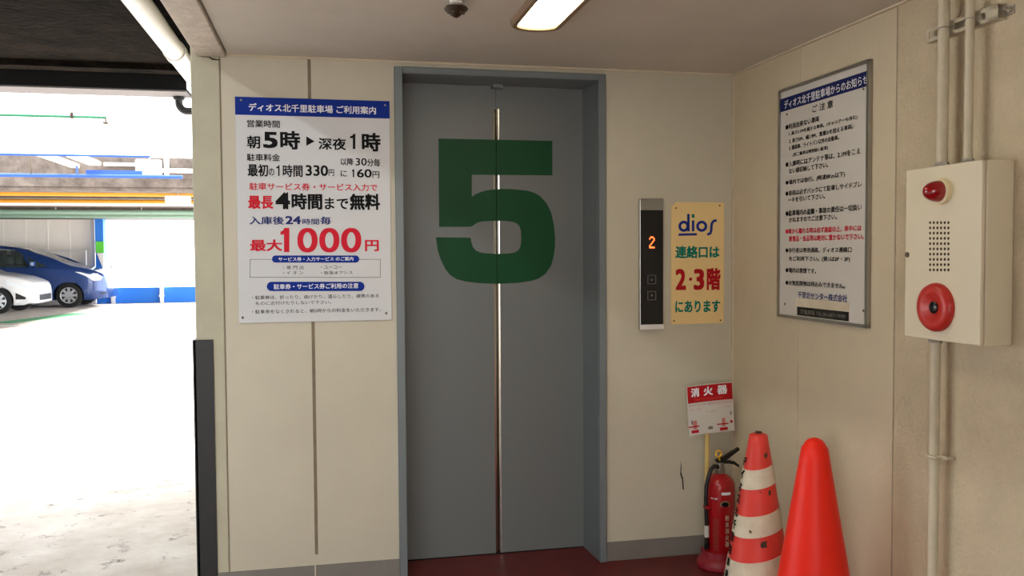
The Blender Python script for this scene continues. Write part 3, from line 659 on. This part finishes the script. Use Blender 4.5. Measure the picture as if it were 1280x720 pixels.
zc_ = at_r(1170, 571, .04).z
b_ = B(); tube(b_, [wall_r(sC-.0185, zc_, .03), wall_r(sC-.0175, zc_, .052), wall_r(sC, zc_, .0585), wall_r(sC+.0175, zc_, .052), wall_r(sC+.02, zc_, .03), wall_r(sC+.036, zc_, .026), wall_r(sC+.036, zc_, 0.001)], .0055, 8)
obj('pipe_clamp', b_, 'conduit', tC, True)
# strut channel
sa, sb = SP(1160, 45, .02), SP(1250, 20, .02); zs = 2.005
t = thing('strut_channel', 'short slotted metal strut channel fixed across the two upper conduits', 'bracket', wall_r((sa+sb)/2, zs-.02))
b_ = B(); h = .0205
rbox(b_, sa, sb, zs-h, zs-h+.002, .003, .027); rbox(b_, sa, sb, zs+h-.002, zs+h, .003, .027); rbox(b_, sa, sb, zs-h, zs+h, .001, .003)
rbox(b_, sa, sb, zs+h-.011, zs+h, .025, .027); rbox(b_, sa, sb, zs-h, zs-h+.011, .025, .027)
for q, wq in ((sa, .012), (sA-.012, .03), (sB-.012, .03), (sb-.045, .045)): rbox(b_, q, min(q+wq, sb), zs-h, zs+h, .025, .027)
obj('channel', b_, 'conduit', t)
for s, r in ((sA, .016), (sB, .012)):
    b_ = B(); tube(b_, [wall_r(s-r-.008, zs, .027), wall_r(s-r-.001, zs, .045), wall_r(s-r*.6, zs, .045+r*.9), wall_r(s, zs, .045+r+.001), wall_r(s+r*.6, zs, .045+r*.9), wall_r(s+r+.001, zs, .045), wall_r(s+r+.008, zs, .027)], .0018, 6); obj('pipe_clamp', b_, 'galv', t, True)
b_ = B(); lathe(b_, wall_r(sb+.02, zs, 0), -RN, [(.007, 0), (.007, .012), (.003, .012), (.003, .03), (0, .03)], 8); rbox(b_, sb-.002, sb+.03, zs-.012, zs+.012, .0, .003); obj('anchor_bolt', b_, 'galv', t)

# ============================================================ CEILING FITTINGS
cx, y1_, wd = .7175, -.655, .066; ln = .62
t = thing('ceiling_lamp', 'lit pill shaped lamp with brown rim set in the lobby ceiling', 'ceiling lamp', (cx+.0, y1_-ln/2, H))
def stadium(rx, ry0, ry1, cap, n=14):
    return [(cx+rx*math.cos(a), ry0+cap*math.sin(a)) for a in [PI*k/n for k in range(n+1)]] + [(cx+rx*math.cos(a), ry1+cap*math.sin(a)) for a in [PI+PI*k/n for k in range(n+1)]]
def loop(b_, o, z, k=1.0): return [b_.verts.new((cx+(x-cx)*k, y, z)) for x, y in stadium(wd+o, y1_-.045, y1_-ln+.045, .045+o)]
def bridge(b_, p_, q_):
    for k in range(len(p_)): b_.faces.new((p_[k], p_[(k+1) % len(p_)], q_[(k+1) % len(q_)], q_[k]))
b_ = B(); L = [loop(b_, .026, H), loop(b_, .024, H-.014), loop(b_, .018, H-.020), loop(b_, .003, H-.018), loop(b_, .0, H-.010), loop(b_, .0, H-.001)]
for p_, q_ in zip(L, L[1:]): bridge(b_, p_, q_)
b_.faces.new(L[-1]); obj('rim', b_, 'rim', t, True)
b_ = B(); L = [loop(b_, -.0008, H-.003), loop(b_, -.0008, H-.010), loop(b_, -.008, H-.0135)]; bridge(b_, L[0], L[1]); bridge(b_, L[1], L[2]); b_.faces.new(L[0]); b_.faces.new(L[2])
obj('lens', b_, 'lens', t, label='lit yellowish white lens')
# heat detector
p = on_z(570, 0, H); hx, hy = p.x, p.y
t = thing('heat_detector', 'small dark pointed detector hanging from the ceiling left of the lamp', 'detector', (hx, hy, H))
b_ = B(); lathe(b_, (hx, hy, H), (0, 0, -1), [(.020, 0), (.020, .012), (.012, .014), (.010, .022)], 24); obj('base', b_, 'pvc', t, True)
b_ = B(); lathe(b_, (hx, hy, H), (0, 0, -1), [(.012, .018), (.034, .022), (.038, .028), (.034, .034), (.022, .042), (.010, .052), (.004, .055), (0, .056)], 28)
obj('sensor_dome', b_, 'detect', t, True)
for k in range(6):
    a = 2*PI*k/6; b_ = B(); bx(b_, hx+.024*math.cos(a)-.003, hx+.024*math.cos(a)+.003, hy+.024*math.sin(a)-.003, hy+.024*math.sin(a)+.003, H-.044, H-.034); obj('fin', b_, 'screw', t)

# corner guard
b_ = B(); prism(b_, [(-.552, -.012, 0), (-.452, -.012, 0), (-.446, -.006, 0), (-.446, 0, 0), (-.508, 0, 0), (-.508, .09, 0), (-.520, .09, 0), (-.520, -.004, 0)], (0, 0, 1.026))
b_.free()
b_ = B(); bx(b_, -.514, -.442, -.011, -.0005, .001, 1.024); bx(b_, -.519, -.5075, -.011, .085, .001, 1.024)
tag(obj('corner_guard', b_, 'black', base=(-.5, 0, 0)), 'black rubber corner guard on the lower left edge of the beige wall', 'corner guard')
# crack on the wall by the extinguisher
LM = LetterMesh(); pts = [(850.5, 576), (852, 583), (851.5, 590), (854, 598), (855, 612), (853.2, 612), (852.4, 600), (850, 592), (850.8, 584)]
LM.poly([at(x, y, -.0008) for x, y in pts[::-1]], 0); LM.build('scratch', ['crackm'], wb)

LM = LetterMesh(); pts = [(249, 69.5), (253, 69), (261, 69.4), (264, 72), (270, 73.6), (275, 74), (274, 75.6), (265, 75), (261, 72), (252, 71.2)]
LM.poly([at(x, y, -.0012) for x, y in pts[::-1]], 0); LM.build('crack', ['crackm'], wb)

# ============================================================ THE PARKING DECK OUTSIDE
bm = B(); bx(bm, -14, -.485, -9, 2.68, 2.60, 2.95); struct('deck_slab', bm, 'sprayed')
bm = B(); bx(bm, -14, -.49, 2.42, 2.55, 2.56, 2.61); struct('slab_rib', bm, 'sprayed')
xb = at(233, 100, 2.7).x
bm = B(); bx(bm, -14, xb, 2.70, 2.93, 2.483, 2.50); bx(bm, -14, xb, 2.695, 2.712, 2.49, 2.95); bx(bm, -14, xb, 2.70, 2.93, 2.93, 2.95)
bm.normal_update(); stb = struct('steel_beam', bm, 'darksteel')
bm = B(); bx(bm, -14, xb-.005, 2.697, 2.945, 2.474, 2.484); obj('lower_flange', bm, 'flange', stb)
# white drain pipe under the dark slab
d1, d2 = ray(171, 0), ray(244, 91); zp = 2.52
y1p = CAM.y + (zp-CAM.z)/d1.z*d1.y; xp = CAM.x + (zp-CAM.z)/d1.z*d1.x
t = thing('drain_pipe', 'thick white drain pipe running under the dark slab beside the beam', 'pipe', (xp, 1, zp))
b_ = B(); tube(b_, [(xp, -5, zp), (xp, 6.0, zp)], .057, 24); obj('tube', b_, 'pvc', t, True)
yc_ = CAM.y + (at(225, 72, 0)-CAM).y*0
for q in (on_z(229, 74, zp-.05).y, -2.2):
    b_ = B(); tube(b_, [(xp, q, zp), (xp, q+.10, zp)], .063, 24); obj('coupling', b_, 'pvc', t, True)
for q in (-1.2, -3.2):
    b_ = B(); tube(b_, [(xp, q, zp+.05), (xp, q, 2.60)], .006, 8); tube(b_, arc((xp, q, zp), .062, 0, 2*PI, 20, (1, 0, 0), (0, 0, 1)), .005, 6, cap=False); obj('hanger', b_, 'galv', t, True)
# black elbow below the steel beam
p0 = at(223.5, 116, 2.9); p1 = at(223.8, 132, 2.9); 
t = thing('black_drain_elbow', 'black bent drain pipe dropping from the end of the steel beam', 'pipe', (p0.x, 2.9, 2.474))
zE = at(235, 139, 2.9).z; rE = .055
b_ = B(); tube(b_, [(p0.x, 2.9, 2.474), (p0.x, 2.9, zE+rE)] + arc((p0.x+rE, 2.9, zE+rE), rE, PI, 1.5*PI, 8, (1, 0, 0), (0, 0, 1)) + [(-.6, 2.9, zE)], .027, 18); obj('pipe_bend', b_, 'black', t, True)
b_ = B(); lathe(b_, (p0.x, 2.9, 2.474), (0, 0, -1), [(.04, 0), (.04, .02), (.032, .024)], 20); obj('flange', b_, 'black', t, True)

def px_pipe(name, label, m, xa, ya, xb_, yb_, Y, r, extra=0.0, group=None, cat='pipe'):
    a, b = at(xa, ya, Y), at(xb_, yb_, Y); z = (a.z+b.z)/2
    t = thing(name, label, cat, (b.x, Y, z), group)
    b_ = B(); tube(b_, [(a.x-extra, Y, z), (b.x, Y, z)], r, 12); obj('tube', b_, m, t, True)
    return t, a.x-extra, b.x, z
def hang(t, x, Y, z, top, r=.006, m='galv'):
    b_ = B(); tube(b_, [(x, Y, z), (x, Y, top)], r, 6); obj('hanger', b_, m, t, True)
# green sprinkler pipe in the light well
t, xa, xe, z = px_pipe('sprinkler_pipe', 'thin pale green sprinkler pipe with one hanging head in the bright gap', 'greenp', 0, 144, 132, 146.5, 4.2, .012, 3)
hang(t, at(90, 140, 4.2).x, 4.2, z, 3.1, .005); hang(t, xa+.5, 4.2, z, 3.1, .005)
b_ = B(); tube(b_, [(xe, 4.2, z+.012), (xe, 4.2, z-.035)], .008, 8); lathe(b_, (xe, 4.2, z-.035), (0, 0, -1), [(.006, 0), (.028, .006), (.026, .014), (.010, .024), (0, .026)], 16); obj('sprinkler_head', b_, 'detect', t, True)
b_ = B(); bx(b_, at(90, 140, 4.2).x-.012, at(90, 140, 4.2).x+.012, 4.185, 4.215, z-.015, z+.035); obj('clip', b_, 'detect', t)
b_ = B(); bx(b_, -14, -.6, 4.18, 4.22, 3.1, 3.15); tag(obj('pipe_rail', b_, 'white', base=(-1, 4.2, 3.1)), 'white rail above the bright gap from which the green pipe hangs', 'rail')
# blue pipes
t, xa, xe, z = px_pipe('blue_pipe', 'thin blue pipe along the top edge of the far concrete beam', 'bluep', 0, 192, 188, 196.5, 5.6, .012, 4)
hang(t, xe-.01, 5.6, z-.05, z+.0); 
t, xa, xe, z = px_pipe('blue_pipe', 'thicker blue pipe across the middle of the far concrete beam', 'bluep', 0, 217.5, 228, 222.5, 7.6, .022, 5)
for x_ in (38, 96): hang(t, at(x_, 210, 7.6).x, 7.6, z, z+(.12 if x_ == 96 else .22), .012, 'bluep' if x_ == 96 else 'detect')
b_ = B(); bx(b_, at(108, 217, 7.7).x, at(178, 217, 7.7).x, 7.68, 7.72, at(140, 219.5, 7.7).z, at(140, 213, 7.7).z); obj('blue_duct', b_, 'bluep', t)
# long white strips running away from the lobby
def away(name, label, xa, ya, xb_, yb_, z, wd, hgt, m, cat, group=None):
    a, b = on_z(xa, ya, z), on_z(xb_, yb_, z); x_ = (a.x+b.x)/2
    t = thing(name, label, cat, (x_, a.y, z), group)
    b_ = B(); bx(b_, x_-wd/2, x_+wd/2, a.y, b.y, z, z+hgt); bevel(b_, .01, 1); obj('trunking', b_, m, t)
    return t
away('cable_trunking', 'left of two white trunkings crossing the far concrete beam', 55, 193, 106, 217, 2.46, .10, .05, 'white', 'trunking', 'white trunkings')
away('cable_trunking', 'right of two white trunkings, ending beside the square white box', 88, 194, 116, 207, 2.46, .14, .05, 'white', 'trunking', 'white trunkings')
Yb = 8.19; a, b = at(172, 200.5, Yb), at(203, 219, Yb)
t = thing('junction_box', 'square white box with a small dark mark hanging before the far beam', 'box', ((a.x+b.x)/2, Yb, b.z))
b_ = B(); bx(b_, a.x, b.x, Yb-.15, Yb+.01, b.z, a.z); bevel(b_, .01, 1); obj('housing', b_, 'white', t)
b_ = B(); c = at(197, 213, Yb-.152); tube(b_, [c+Vector((-.02, 0, 0)), c+Vector((0, 0, .03)), c+Vector((.025, 0, 0)), c+Vector((0, 0, -.03)), c+Vector((.02, 0, -.04))], .006, 6); obj('mark', b_, 'ink', t)
b_ = B(); tube(b_, [(a.x, Yb-.05, at(150, 206, Yb).z), (at(131, 206, Yb).x, Yb-.05, at(150, 206, Yb).z)], .022, 10); obj('conduit_arm', b_, 'white', t, True)
b_ = B(); tube(b_, [(b.x+.06, Yb-.05, at(209, 200, Yb).z+.4), (b.x+.06, Yb-.05, at(209, 220, Yb).z)], .03, 10); obj('hanging_tube', b_, 'white', t, True)
b_ = B(); tube(b_, [(b.x, Yb-.05, at(220, 214, Yb).z), (at(250, 214, Yb).x, Yb-.05, at(220, 214, Yb).z)], .028, 10); obj('conduit_arm', b_, 'white', t, True)

# far deck roof: slab and joists
YF = 8.2; RX = -1.0
def at_h(y, Y): return at(60, y, Y).z
zT, zB = at_h(195, YF), at_h(238, YF)
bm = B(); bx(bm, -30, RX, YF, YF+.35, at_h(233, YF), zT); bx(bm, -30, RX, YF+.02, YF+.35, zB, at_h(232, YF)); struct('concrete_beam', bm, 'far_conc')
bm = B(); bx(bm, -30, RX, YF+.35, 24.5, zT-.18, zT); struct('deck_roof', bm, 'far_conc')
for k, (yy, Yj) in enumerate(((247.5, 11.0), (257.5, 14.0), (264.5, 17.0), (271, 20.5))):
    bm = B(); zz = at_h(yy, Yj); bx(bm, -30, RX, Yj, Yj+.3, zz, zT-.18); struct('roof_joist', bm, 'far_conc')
for lab, m, ya, yb_, Y, r in (('upper yellow pipe under the far roof, below the concrete beam', 'yellp', 240.5, 243, 10.4, .045), ('lower yellow pipe under the far roof, next to the white pipe', 'yellp', 250.5, 252.5, 12.6, .032),
                              ('thin white pipe just under the yellow pipes', 'white', 254, 256, 13.6, .035), ('upper of two grey green pipes above the parked cars', 'dgreenp', 264.3, 266, 16.5, .05), ('lower of two grey green pipes above the parked cars', 'dgreenp', 269, 270.5, 19.6, .06)):
    t, xa, xe, z = px_pipe({'yellp': 'yellow_pipe', 'white': 'white_pipe', 'dgreenp': 'green_pipe'}[m], lab, m, 0, ya, 250, yb_, Y, r, 6, {'yellp': 'yellow pipes under the far roof', 'white': None, 'dgreenp': 'green pipes under the far roof'}[m])
    for q in range(3): hang(t, xe-1.2-q*1.7, Y, z, zT-.19, .01)
for xa_, ya_, xb2, yb2, z_ in ((150, 244, 176, 254, 2.45), (185, 248, 200, 253, 2.45)):
    away('cable_trunking', 'short white trunking among the yellow pipes, ' + ('left one' if xa_ == 150 else 'right one by the white fitting'), xa_, ya_, xb2, yb2, z_, .13, .04, 'white', 'trunking', 'short white trunkings')
a, b = at(208, 245, 10.2), at(239, 254, 10.2)
b_ = B(); bx(b_, a.x, b.x, 10.05, 10.2, b.z, a.z); bevel(b_, .01, 1); t = tag(obj('light_fitting', b_, 'white', base=(b.x, 10.1, a.z)), 'long white light fitting under the far roof, by the yellow pipes', 'light fitting')
b_ = B(); tube(b_, [((a.x+b.x)/2, 10.12, a.z), ((a.x+b.x)/2, 10.12, zT-.18)], .01, 6); obj('hanger', b_, 'galv', t)

# far wall
YW = 23.6; xw = at(119, 320, YW).x; ztw = 3.2
bm = B(); bx(bm, -30, xw, YW, YW+.2, 0, ztw); fw_ = struct('wall_far', bm, 'farwall')
for xx in (4, 32, 59.5, 87, 113):
    x_ = at(xx, 300, YW-.01).x; bm = B(); bx(bm, x_-.018, x_+.018, YW-.015, YW, 0, ztw); obj('joint_strip', bm, 'farseam', fw_)
# white guard frame behind the van
a, b = at(88, 314, 23.4), at(107.5, 338, 23.4)
b_ = B(); tube(b_, [(a.x-1.0, 23.42, 0), (a.x-1.0, 23.42, a.z), (b.x, 23.42, a.z), (b.x, 23.42, 0)], .03, 10); tag(obj('guard_rail', b_, 'white', base=(b.x, 23.42, 0)), 'white tubular guard rail on the far wall behind the blue van', 'rail')
xp0, xp1 = at(119.5, 330, 23.3).x, at(129, 330, 23.3).x
bm = B(); bx(bm, xp0, xp1+.02, 23.3, 23.6, 0, 2.5); struct('column', bm, 'bluew')
a, b = at(119.5, 302, 23.25), at(130, 316, 23.25)
t = thing('column_sign', 'small green sign with a white wedge below on the far blue column', 'sign', ((a.x+b.x)/2, 23.29, b.z-.5))
b_ = B(); bx(b_, a.x, b.x, 23.25, 23.295, b.z, a.z); obj('green_plate', b_, 'signgreen', t)
b_ = B(); prism(b_, [(a.x+.02, 23.26, b.z-.01), (b.x, 23.26, b.z-.01), (b.x-.03, 23.26, b.z-.5)], (0, .03, 0)); obj('white_wedge', b_, 'white', t)
# low blue parapet with white posts
bm = B(); bx(bm, xp1, 12, 23.35, 23.55, 0, at(200, 359, 23.35).z); struct('parapet', bm, 'bluew')
for xx, lab in ((141, 'white post on the blue parapet nearest the van'), (202, 'white post on the blue parapet, farther from the van')):
    x_ = at(xx, 365, 23.25).x; b_ = B(); bx(b_, x_-.05, x_+.05, 23.22, 23.345, .18, 1.1); bevel(b_, .01, 1)
    bx(b_, x_-.07, x_+.07, 23.2, 23.345, .18, .22)
    bx(b_, x_-.05, x_+.05, 23.24, 23.33, 0, .18)
    tag(obj('guard_post', b_, 'white', base=(x_, 23.28, 0)), lab, 'post', 'posts on the blue parapet')
# floor lines
for (xa_, ya_, xb2, yb2, wd, m, lab) in ((0, 404, 105, 391.5, .26, 'lineg', 'g'), (0, 407.5, 75, 408, .10, 'white', 'w')):
    a, b = on_z(xa_, ya_), on_z(xb2, yb2); d = (b-a).normalized(); nn = Vector((-d.y, d.x, 0))*wd
    b_ = B(); prism(b_, [a-nn, b-nn, b+nn, a+nn], (0, 0, .004)); o = obj('floor_line', b_, m); o['kind'] = 'structure'

# ============================================================ CARS
def interp(tab, s):
    for (a, va_), (b, vb_) in zip(tab, tab[1:]):
        if a <= s <= b: return va_+(vb_-va_)*(s-a)/(b-a)
    return tab[0][1] if s < tab[0][0] else tab[-1][1]
def make_car(label, nose, Yc, L, W, top, belt, wheels, rw, paint, cabin, windows, tabw, seats, name='car', wind=None, back=None, roofin=.13, head=None):
    """nose at x=nose pointing +x; top/belt: tables of (distance behind nose, height)"""
    t = thing(name, label, 'car', (nose-L/2, Yc, 0))
    X = lambda s: nose-s
    def sideY(s, z):                                # half width of the body at distance s, height z
        wv = interp(tabw, s)*W/2; bz = interp(belt, s); tz = interp(top, s)
        if z <= bz: 
            k = max(0, (bz-z)/bz); return wv*(1-.03*(1-k)-.05*max(0, k-.65)/.35)
        k = (z-bz)/max(.15, 1.7-1.0); return wv*.97 - roofin*k*1.25
    st = sorted(set([round(L*k/46, 3) for k in range(47)] + [.03, .08, L-.04]))
    b_ = B(); rings = []
    for s in st:
        tz = interp(top, s); bz = min(interp(belt, s), tz-.03); zb = .20 if s > .25 and s < L-.25 else .24
        hts = [zb, zb+.06, .45, .62, .80*bz+.05 if bz > .8 else bz-.12, bz-.02, bz+.02]
        hts = sorted(min(h, tz-.04) for h in hts)
        pr = [(0, zb)] + [(sideY(s, h)*(.94 if i == 0 else 1), h) for i, h in enumerate(hts)]
        if tz-bz > .08: 
            for k in (.35, .7, .9): pr.append((sideY(s, bz+(tz-bz)*k)-(.02 if k == .9 else 0), bz+(tz-bz)*k))
            pr.append((sideY(s, tz)-.07, tz-.015)); pr.append((sideY(s, tz)*.5, tz)); 
        else:
            for k in (.3, .6, .8): pr.append((sideY(s, bz)-.01-.03*k, tz-.035+.02*k))
            pr.append((sideY(s, bz)-.12, tz-.008)); pr.append((sideY(s, bz)*.5, tz))
        pr.append((0, tz+.006))
        full = [(y, z) for y, z in pr] + [(-y, z) for y, z in pr[1:-1][::-1]]
        rings.append([b_.verts.new((X(s), Yc+y, z)) for y, z in full])
    n = len(rings[0])
    for a, b in zip(rings, rings[1:]):
        for k in range(n): b_.faces.new((a[k], a[(k+1) % n], b[(k+1) % n], b[k]))
    b_.faces.new(rings[0]); b_.faces.new(rings[-1][::-1])
    bmesh.ops.recalc_face_normals(b_, faces=b_.faces)
    # cutters: wheel arches, windows, cabin
    def cutter(bm2):
        bmesh.ops.recalc_face_normals(bm2, faces=bm2.faces); me = bpy.data.meshes.new('c'); bm2.to_mesh(me); bm2.free()
        o = bpy.data.objects.new('c', me); sc.collection.objects.link(o); return o
    cs = []
    for s in wheels:
        for sg in (-1, 1):
            c = B(); lathe(c, (X(s), Yc+sg*(W/2-.26), rw), (0, sg, 0), [(rw+.05, 0), (rw+.05, .5)], 36); cs.append(cutter(c))
    for poly in windows:
        c = B(); prism(c, [(X(s), Yc-W, z) for s, z in poly], (0, 2*W, 0)); cs.append(cutter(c))
    c = B(); prism(c, [(X(s), Yc-W/2+.12, z) for s, z in cabin], (0, W-.24, 0)); cs.append(cutter(c))
    for wv in (wind, back):
        if wv:
            c = B(); (s_a, z_a), (s_b, z_b) = wv; d_ = Vector((-(z_b-z_a), 0, (s_b-s_a)*-1)).normalized()
            hwid = W/2-.17
            cc = [Vector((X(s_a), Yc-hwid, z_a)), Vector((X(s_a), Yc+hwid, z_a)), Vector((X(s_b), Yc+hwid-.06, z_b)), Vector((X(s_b), Yc-hwid+.06, z_b))]
            nrm = (cc[1]-cc[0]).cross(cc[2]-cc[1]).normalized()*.22
            prism(c, [p-nrm for p in cc], nrm*2); cs.append(cutter(c))
    me = bpy.data.meshes.new('body'); b_.to_mesh(me); b_.free(); o = bpy.data.objects.new('body', me); sc.collection.objects.link(o)
    for c in cs:
        md = o.modifiers.new('b', 'BOOLEAN'); md.object = c; md.operation = 'DIFFERENCE'; md.solver = 'EXACT'
    bpy.context.view_layer.update()
    nm = bpy.data.meshes.new_from_object(o.evaluated_get(bpy.context.evaluated_depsgraph_get()))
    bpy.data.objects.remove(o); bpy.data.meshes.remove(me)
    for c in cs: mm = c.data; bpy.data.objects.remove(c); bpy.data.meshes.remove(mm)
    nm.materials.clear(); nm.name = 'body'; nm.transform(Matrix.Translation(-org(t)))
    o = bpy.data.objects.new('body', nm); sc.collection.objects.link(o); ORG[o.name] = org(t); finish(o, paint, t, True)
    # glass
    for sg in (-1, 1):
        for poly in windows:
            g = B(); prism(g, [(X(s), Yc+sg*(sideY(s, z)-.018), z) for s, z in poly], (0, -sg*.006, 0)); obj('side_window', g, 'glassd', t)
    for wv, nmn in ((wind, 'windscreen'), (back, 'rear_window')):
        if wv:
            (s_a, z_a), (s_b, z_b) = wv; hwid = W/2-.15
            cc = [Vector((X(s_a), Yc-hwid, z_a)), Vector((X(s_a), Yc+hwid, z_a)), Vector((X(s_b), Yc+hwid-.06, z_b)), Vector((X(s_b), Yc-hwid+.06, z_b))]
            nrm = (cc[1]-cc[0]).cross(cc[2]-cc[1]).normalized()*.006; g = B(); prism(g, [p-nrm*2 for p in cc], nrm); obj(nmn, g, 'glassd', t)
    # wheels
    for s in wheels:
        for sg in (-1, 1):
            c0 = Vector((X(s), Yc+sg*(W/2-.20), rw)); g = B()
            lathe(g, c0, (0, sg, 0), [(rw*.62, .0), (rw*.97, .005), (rw, .03), (rw, .15), (rw*.96, .175), (rw*.70, .185), (rw*.66, .17), (rw*.66, .06)], 40); wh = obj('wheel', g, 'tyre', t, True)
            g = B(); lathe(g, c0+Vector((0, sg*.13, 0)), (0, sg, 0), [(rw*.66, 0), (rw*.66, .045), (rw*.60, .04), (rw*.59, 0)], 36)
            for k in range(8):
                a = 2*PI*k/8; d_ = Vector((math.cos(a), 0, math.sin(a))); q = Vector((-math.sin(a), 0, math.cos(a)))
                c1_ = c0+Vector((0, sg*.145, 0)); prism(g, [c1_+d_*.03+q*.035, c1_+d_*rw*.62+q*.03, c1_+d_*rw*.62-q*.03, c1_+d_*.03-q*.035], (0, sg*.022, 0))
            lathe(g, c0+Vector((0, sg*.15, 0)), (0, sg, 0), [(.06, 0), (.05, .03), (0, .032)], 20)
            obj('hub', g, 'rimm', wh, label='silver spoked hub')
            g = B(); lathe(g, c0+Vector((0, sg*.10, 0)), (0, sg, 0), [(rw*.64, 0), (rw*.64, .036)], 30); obj('brake_plate', g, 'trimb', wh)
    # front details on the near (-y) and far side
    for sg in (-1, 1):
        hp, hz = head
        pts = [(s, z) for s, z in hp]; g = B(); prism(g, [(X(s), Yc+sg*(sideY(s, z)+.012), z) for s, z in pts], (0, -sg*.05, 0)); obj('headlight', g, 'headl', t)
        g = B(); s_m = hz; zz = interp(belt, s_m)+.05; yy = Yc+sg*(sideY(s_m, zz))
        bx(g, X(s_m)-.06, X(s_m)+.06, min(yy, yy+sg*.2), max(yy, yy+sg*.2), zz, zz+.15); bevel(g, .03, 2); obj('wing_mirror', g, paint, t)
    for sx, sy in seats:
        g = B(); bx(g, X(sx)-.08, X(sx)+.06, Yc+sy-.24, Yc+sy+.24, .55, 1.12); bx(g, X(sx)-.06, X(sx)+.45, Yc+sy-.24, Yc+sy+.24, .45, .60); bx(g, X(sx)-.06, X(sx)+.04, Yc+sy-.13, Yc+sy+.13, 1.15, 1.36); bevel(g, .035, 2); obj('seat', g, 'seat', t)
    return t, X, sideY
nose = at(132.5, 360, 21.55).x
tv = make_car('blue minivan parked side on against the far wall', nose, 22.35, 4.4, 1.72,
    top=[(0, .62), (.03, .80), (.10, .90), (.25, .98), (.55, 1.06), (.85, 1.12), (1.3, 1.33), (1.8, 1.50), (2.2, 1.61), (2.7, 1.675), (3.3, 1.69), (4.0, 1.66), (4.25, 1.60), (4.35, 1.2), (4.4, .7)],
    belt=[(0, .60), (.10, .84), (.3, .93), (.8, 1.0), (1.5, 1.04), (4.4, 1.10)], wheels=(.92, 3.55), rw=.325, paint='carblue',
    cabin=[(1.35, .5), (1.35, 1.05), (2.25, 1.54), (2.8, 1.60), (3.9, 1.59), (4.15, 1.1), (4.15, .5)],
    windows=[[(1.40, 1.08), (1.80, 1.08), (1.94, 1.37)], [(1.88, 1.08), (2.04, 1.40), (2.18, 1.49), (2.78, 1.55), (2.82, 1.08)], [(2.92, 1.09), (2.88, 1.55), (3.72, 1.55), (3.76, 1.11)], [(3.88, 1.12), (3.84, 1.53), (4.05, 1.50), (4.20, 1.14)]],
    tabw=[(0, .70), (.05, .80), (.15, .88), (.4, .96), (.7, 1), (3.9, 1), (4.3, .95), (4.4, .88)], seats=[(2.45, -.36), (2.45, .36), (3.4, -.36), (3.4, .36)], name='minivan',
    wind=((1.0, 1.165), (2.0, 1.58)), roofin=.15, head=([(.30, .70), (.14, .72), (.10, .80), (.22, .90), (.75, .95), (.50, .84)], 1.75))
t, X, sY = tv
g = B(); bx(g, X(.02)-.02, X(.02)+.015, 22.35-.45, 22.35+.45, .30, .42); obj('lower_grille', g, 'trimb', t)
g = B(); prism(g, [(X(.14), 22.35-sY(.14, .35)-.012, .33), (X(.03), 22.35-sY(.03, .35)-.012, .36), (X(.03), 22.35-sY(.03, .35)-.012, .40), (X(.14), 22.35-sY(.14, .35)-.012, .38)], (0, .03, 0)); obj('fog_lamp_slot', g, 'trimb', t)
for s in (2.6, 3.6):
    g = B(); tube(g, [(X(s), 22.35-sY(s, .92)-.005, .92), (X(s)-.04, 22.35-sY(s, .92)-.03, .925), (X(s)-.16, 22.35-sY(s, .92)-.03, .925), (X(s)-.2, 22.35-sY(s, .92)-.005, .92)], .012, 8); obj('door_handle', g, 'rimm', t, True)
nose = at(49.5, 375, 19.5).x
tw = make_car('white car whose front end enters at the left edge before the blue minivan', nose, 19.95, 4.2, 1.69,
    top=[(0, .55), (.04, .70), (.15, .78), (.4, .88), (.9, .97), (1.15, 1.0), (1.5, 1.2), (1.9, 1.38), (2.3, 1.46), (3.0, 1.47), (3.5, 1.40), (3.9, 1.1), (4.15, .95), (4.2, .6)],
    belt=[(0, .52), (.15, .72), (.4, .82), (1.0, .92), (4.2, .98)], wheels=(.82, 3.35), rw=.31, paint='carwhite',
    cabin=[(1.35, .45), (1.35, .95), (2.1, 1.36), (3.2, 1.38), (3.7, .98), (3.7, .45)],
    windows=[[(1.55, .96), (1.95, 1.24), (2.5, 1.38), (2.55, .96)], [(2.65, .97), (2.6, 1.38), (3.1, 1.36), (3.45, 1.0)]],
    tabw=[(0, .66), (.05, .78), (.2, .88), (.5, .97), (.8, 1), (3.8, 1), (4.2, .9)], seats=[(2.3, -.36), (2.3, .36)], name='hatchback_car', wind=((1.2, 1.03), (1.95, 1.40)), roofin=.16,
    head=([(.60, .68), (.20, .60), (.08, .66), (.12, .74), (.62, .82)], 1.6))
t, X, sY = tw
g = B(); bx(g, X(.015)-.02, X(.015)+.02, 19.95-.45, 19.95+.45, .30, .44); obj('lower_grille', g, 'trimb', t)
for s_a, s_b, za_, zb2 in ((.42, .22, .34, .50),):
    g = B(); prism(g, [(X(s_a), 19.95-sY(s_a, .4)-.012, zb2), (X(s_b), 19.95-sY(s_b, .4)-.012, za_+.05), (X(s_b), 19.95-sY(s_b, .4)-.012, za_), (X(s_a), 19.95-sY(s_a, .4)-.012, za_)], (0, .03, 0)); obj('fog_lamp_recess', g, 'trimb', t)
print('objects', len(bpy.data.objects))
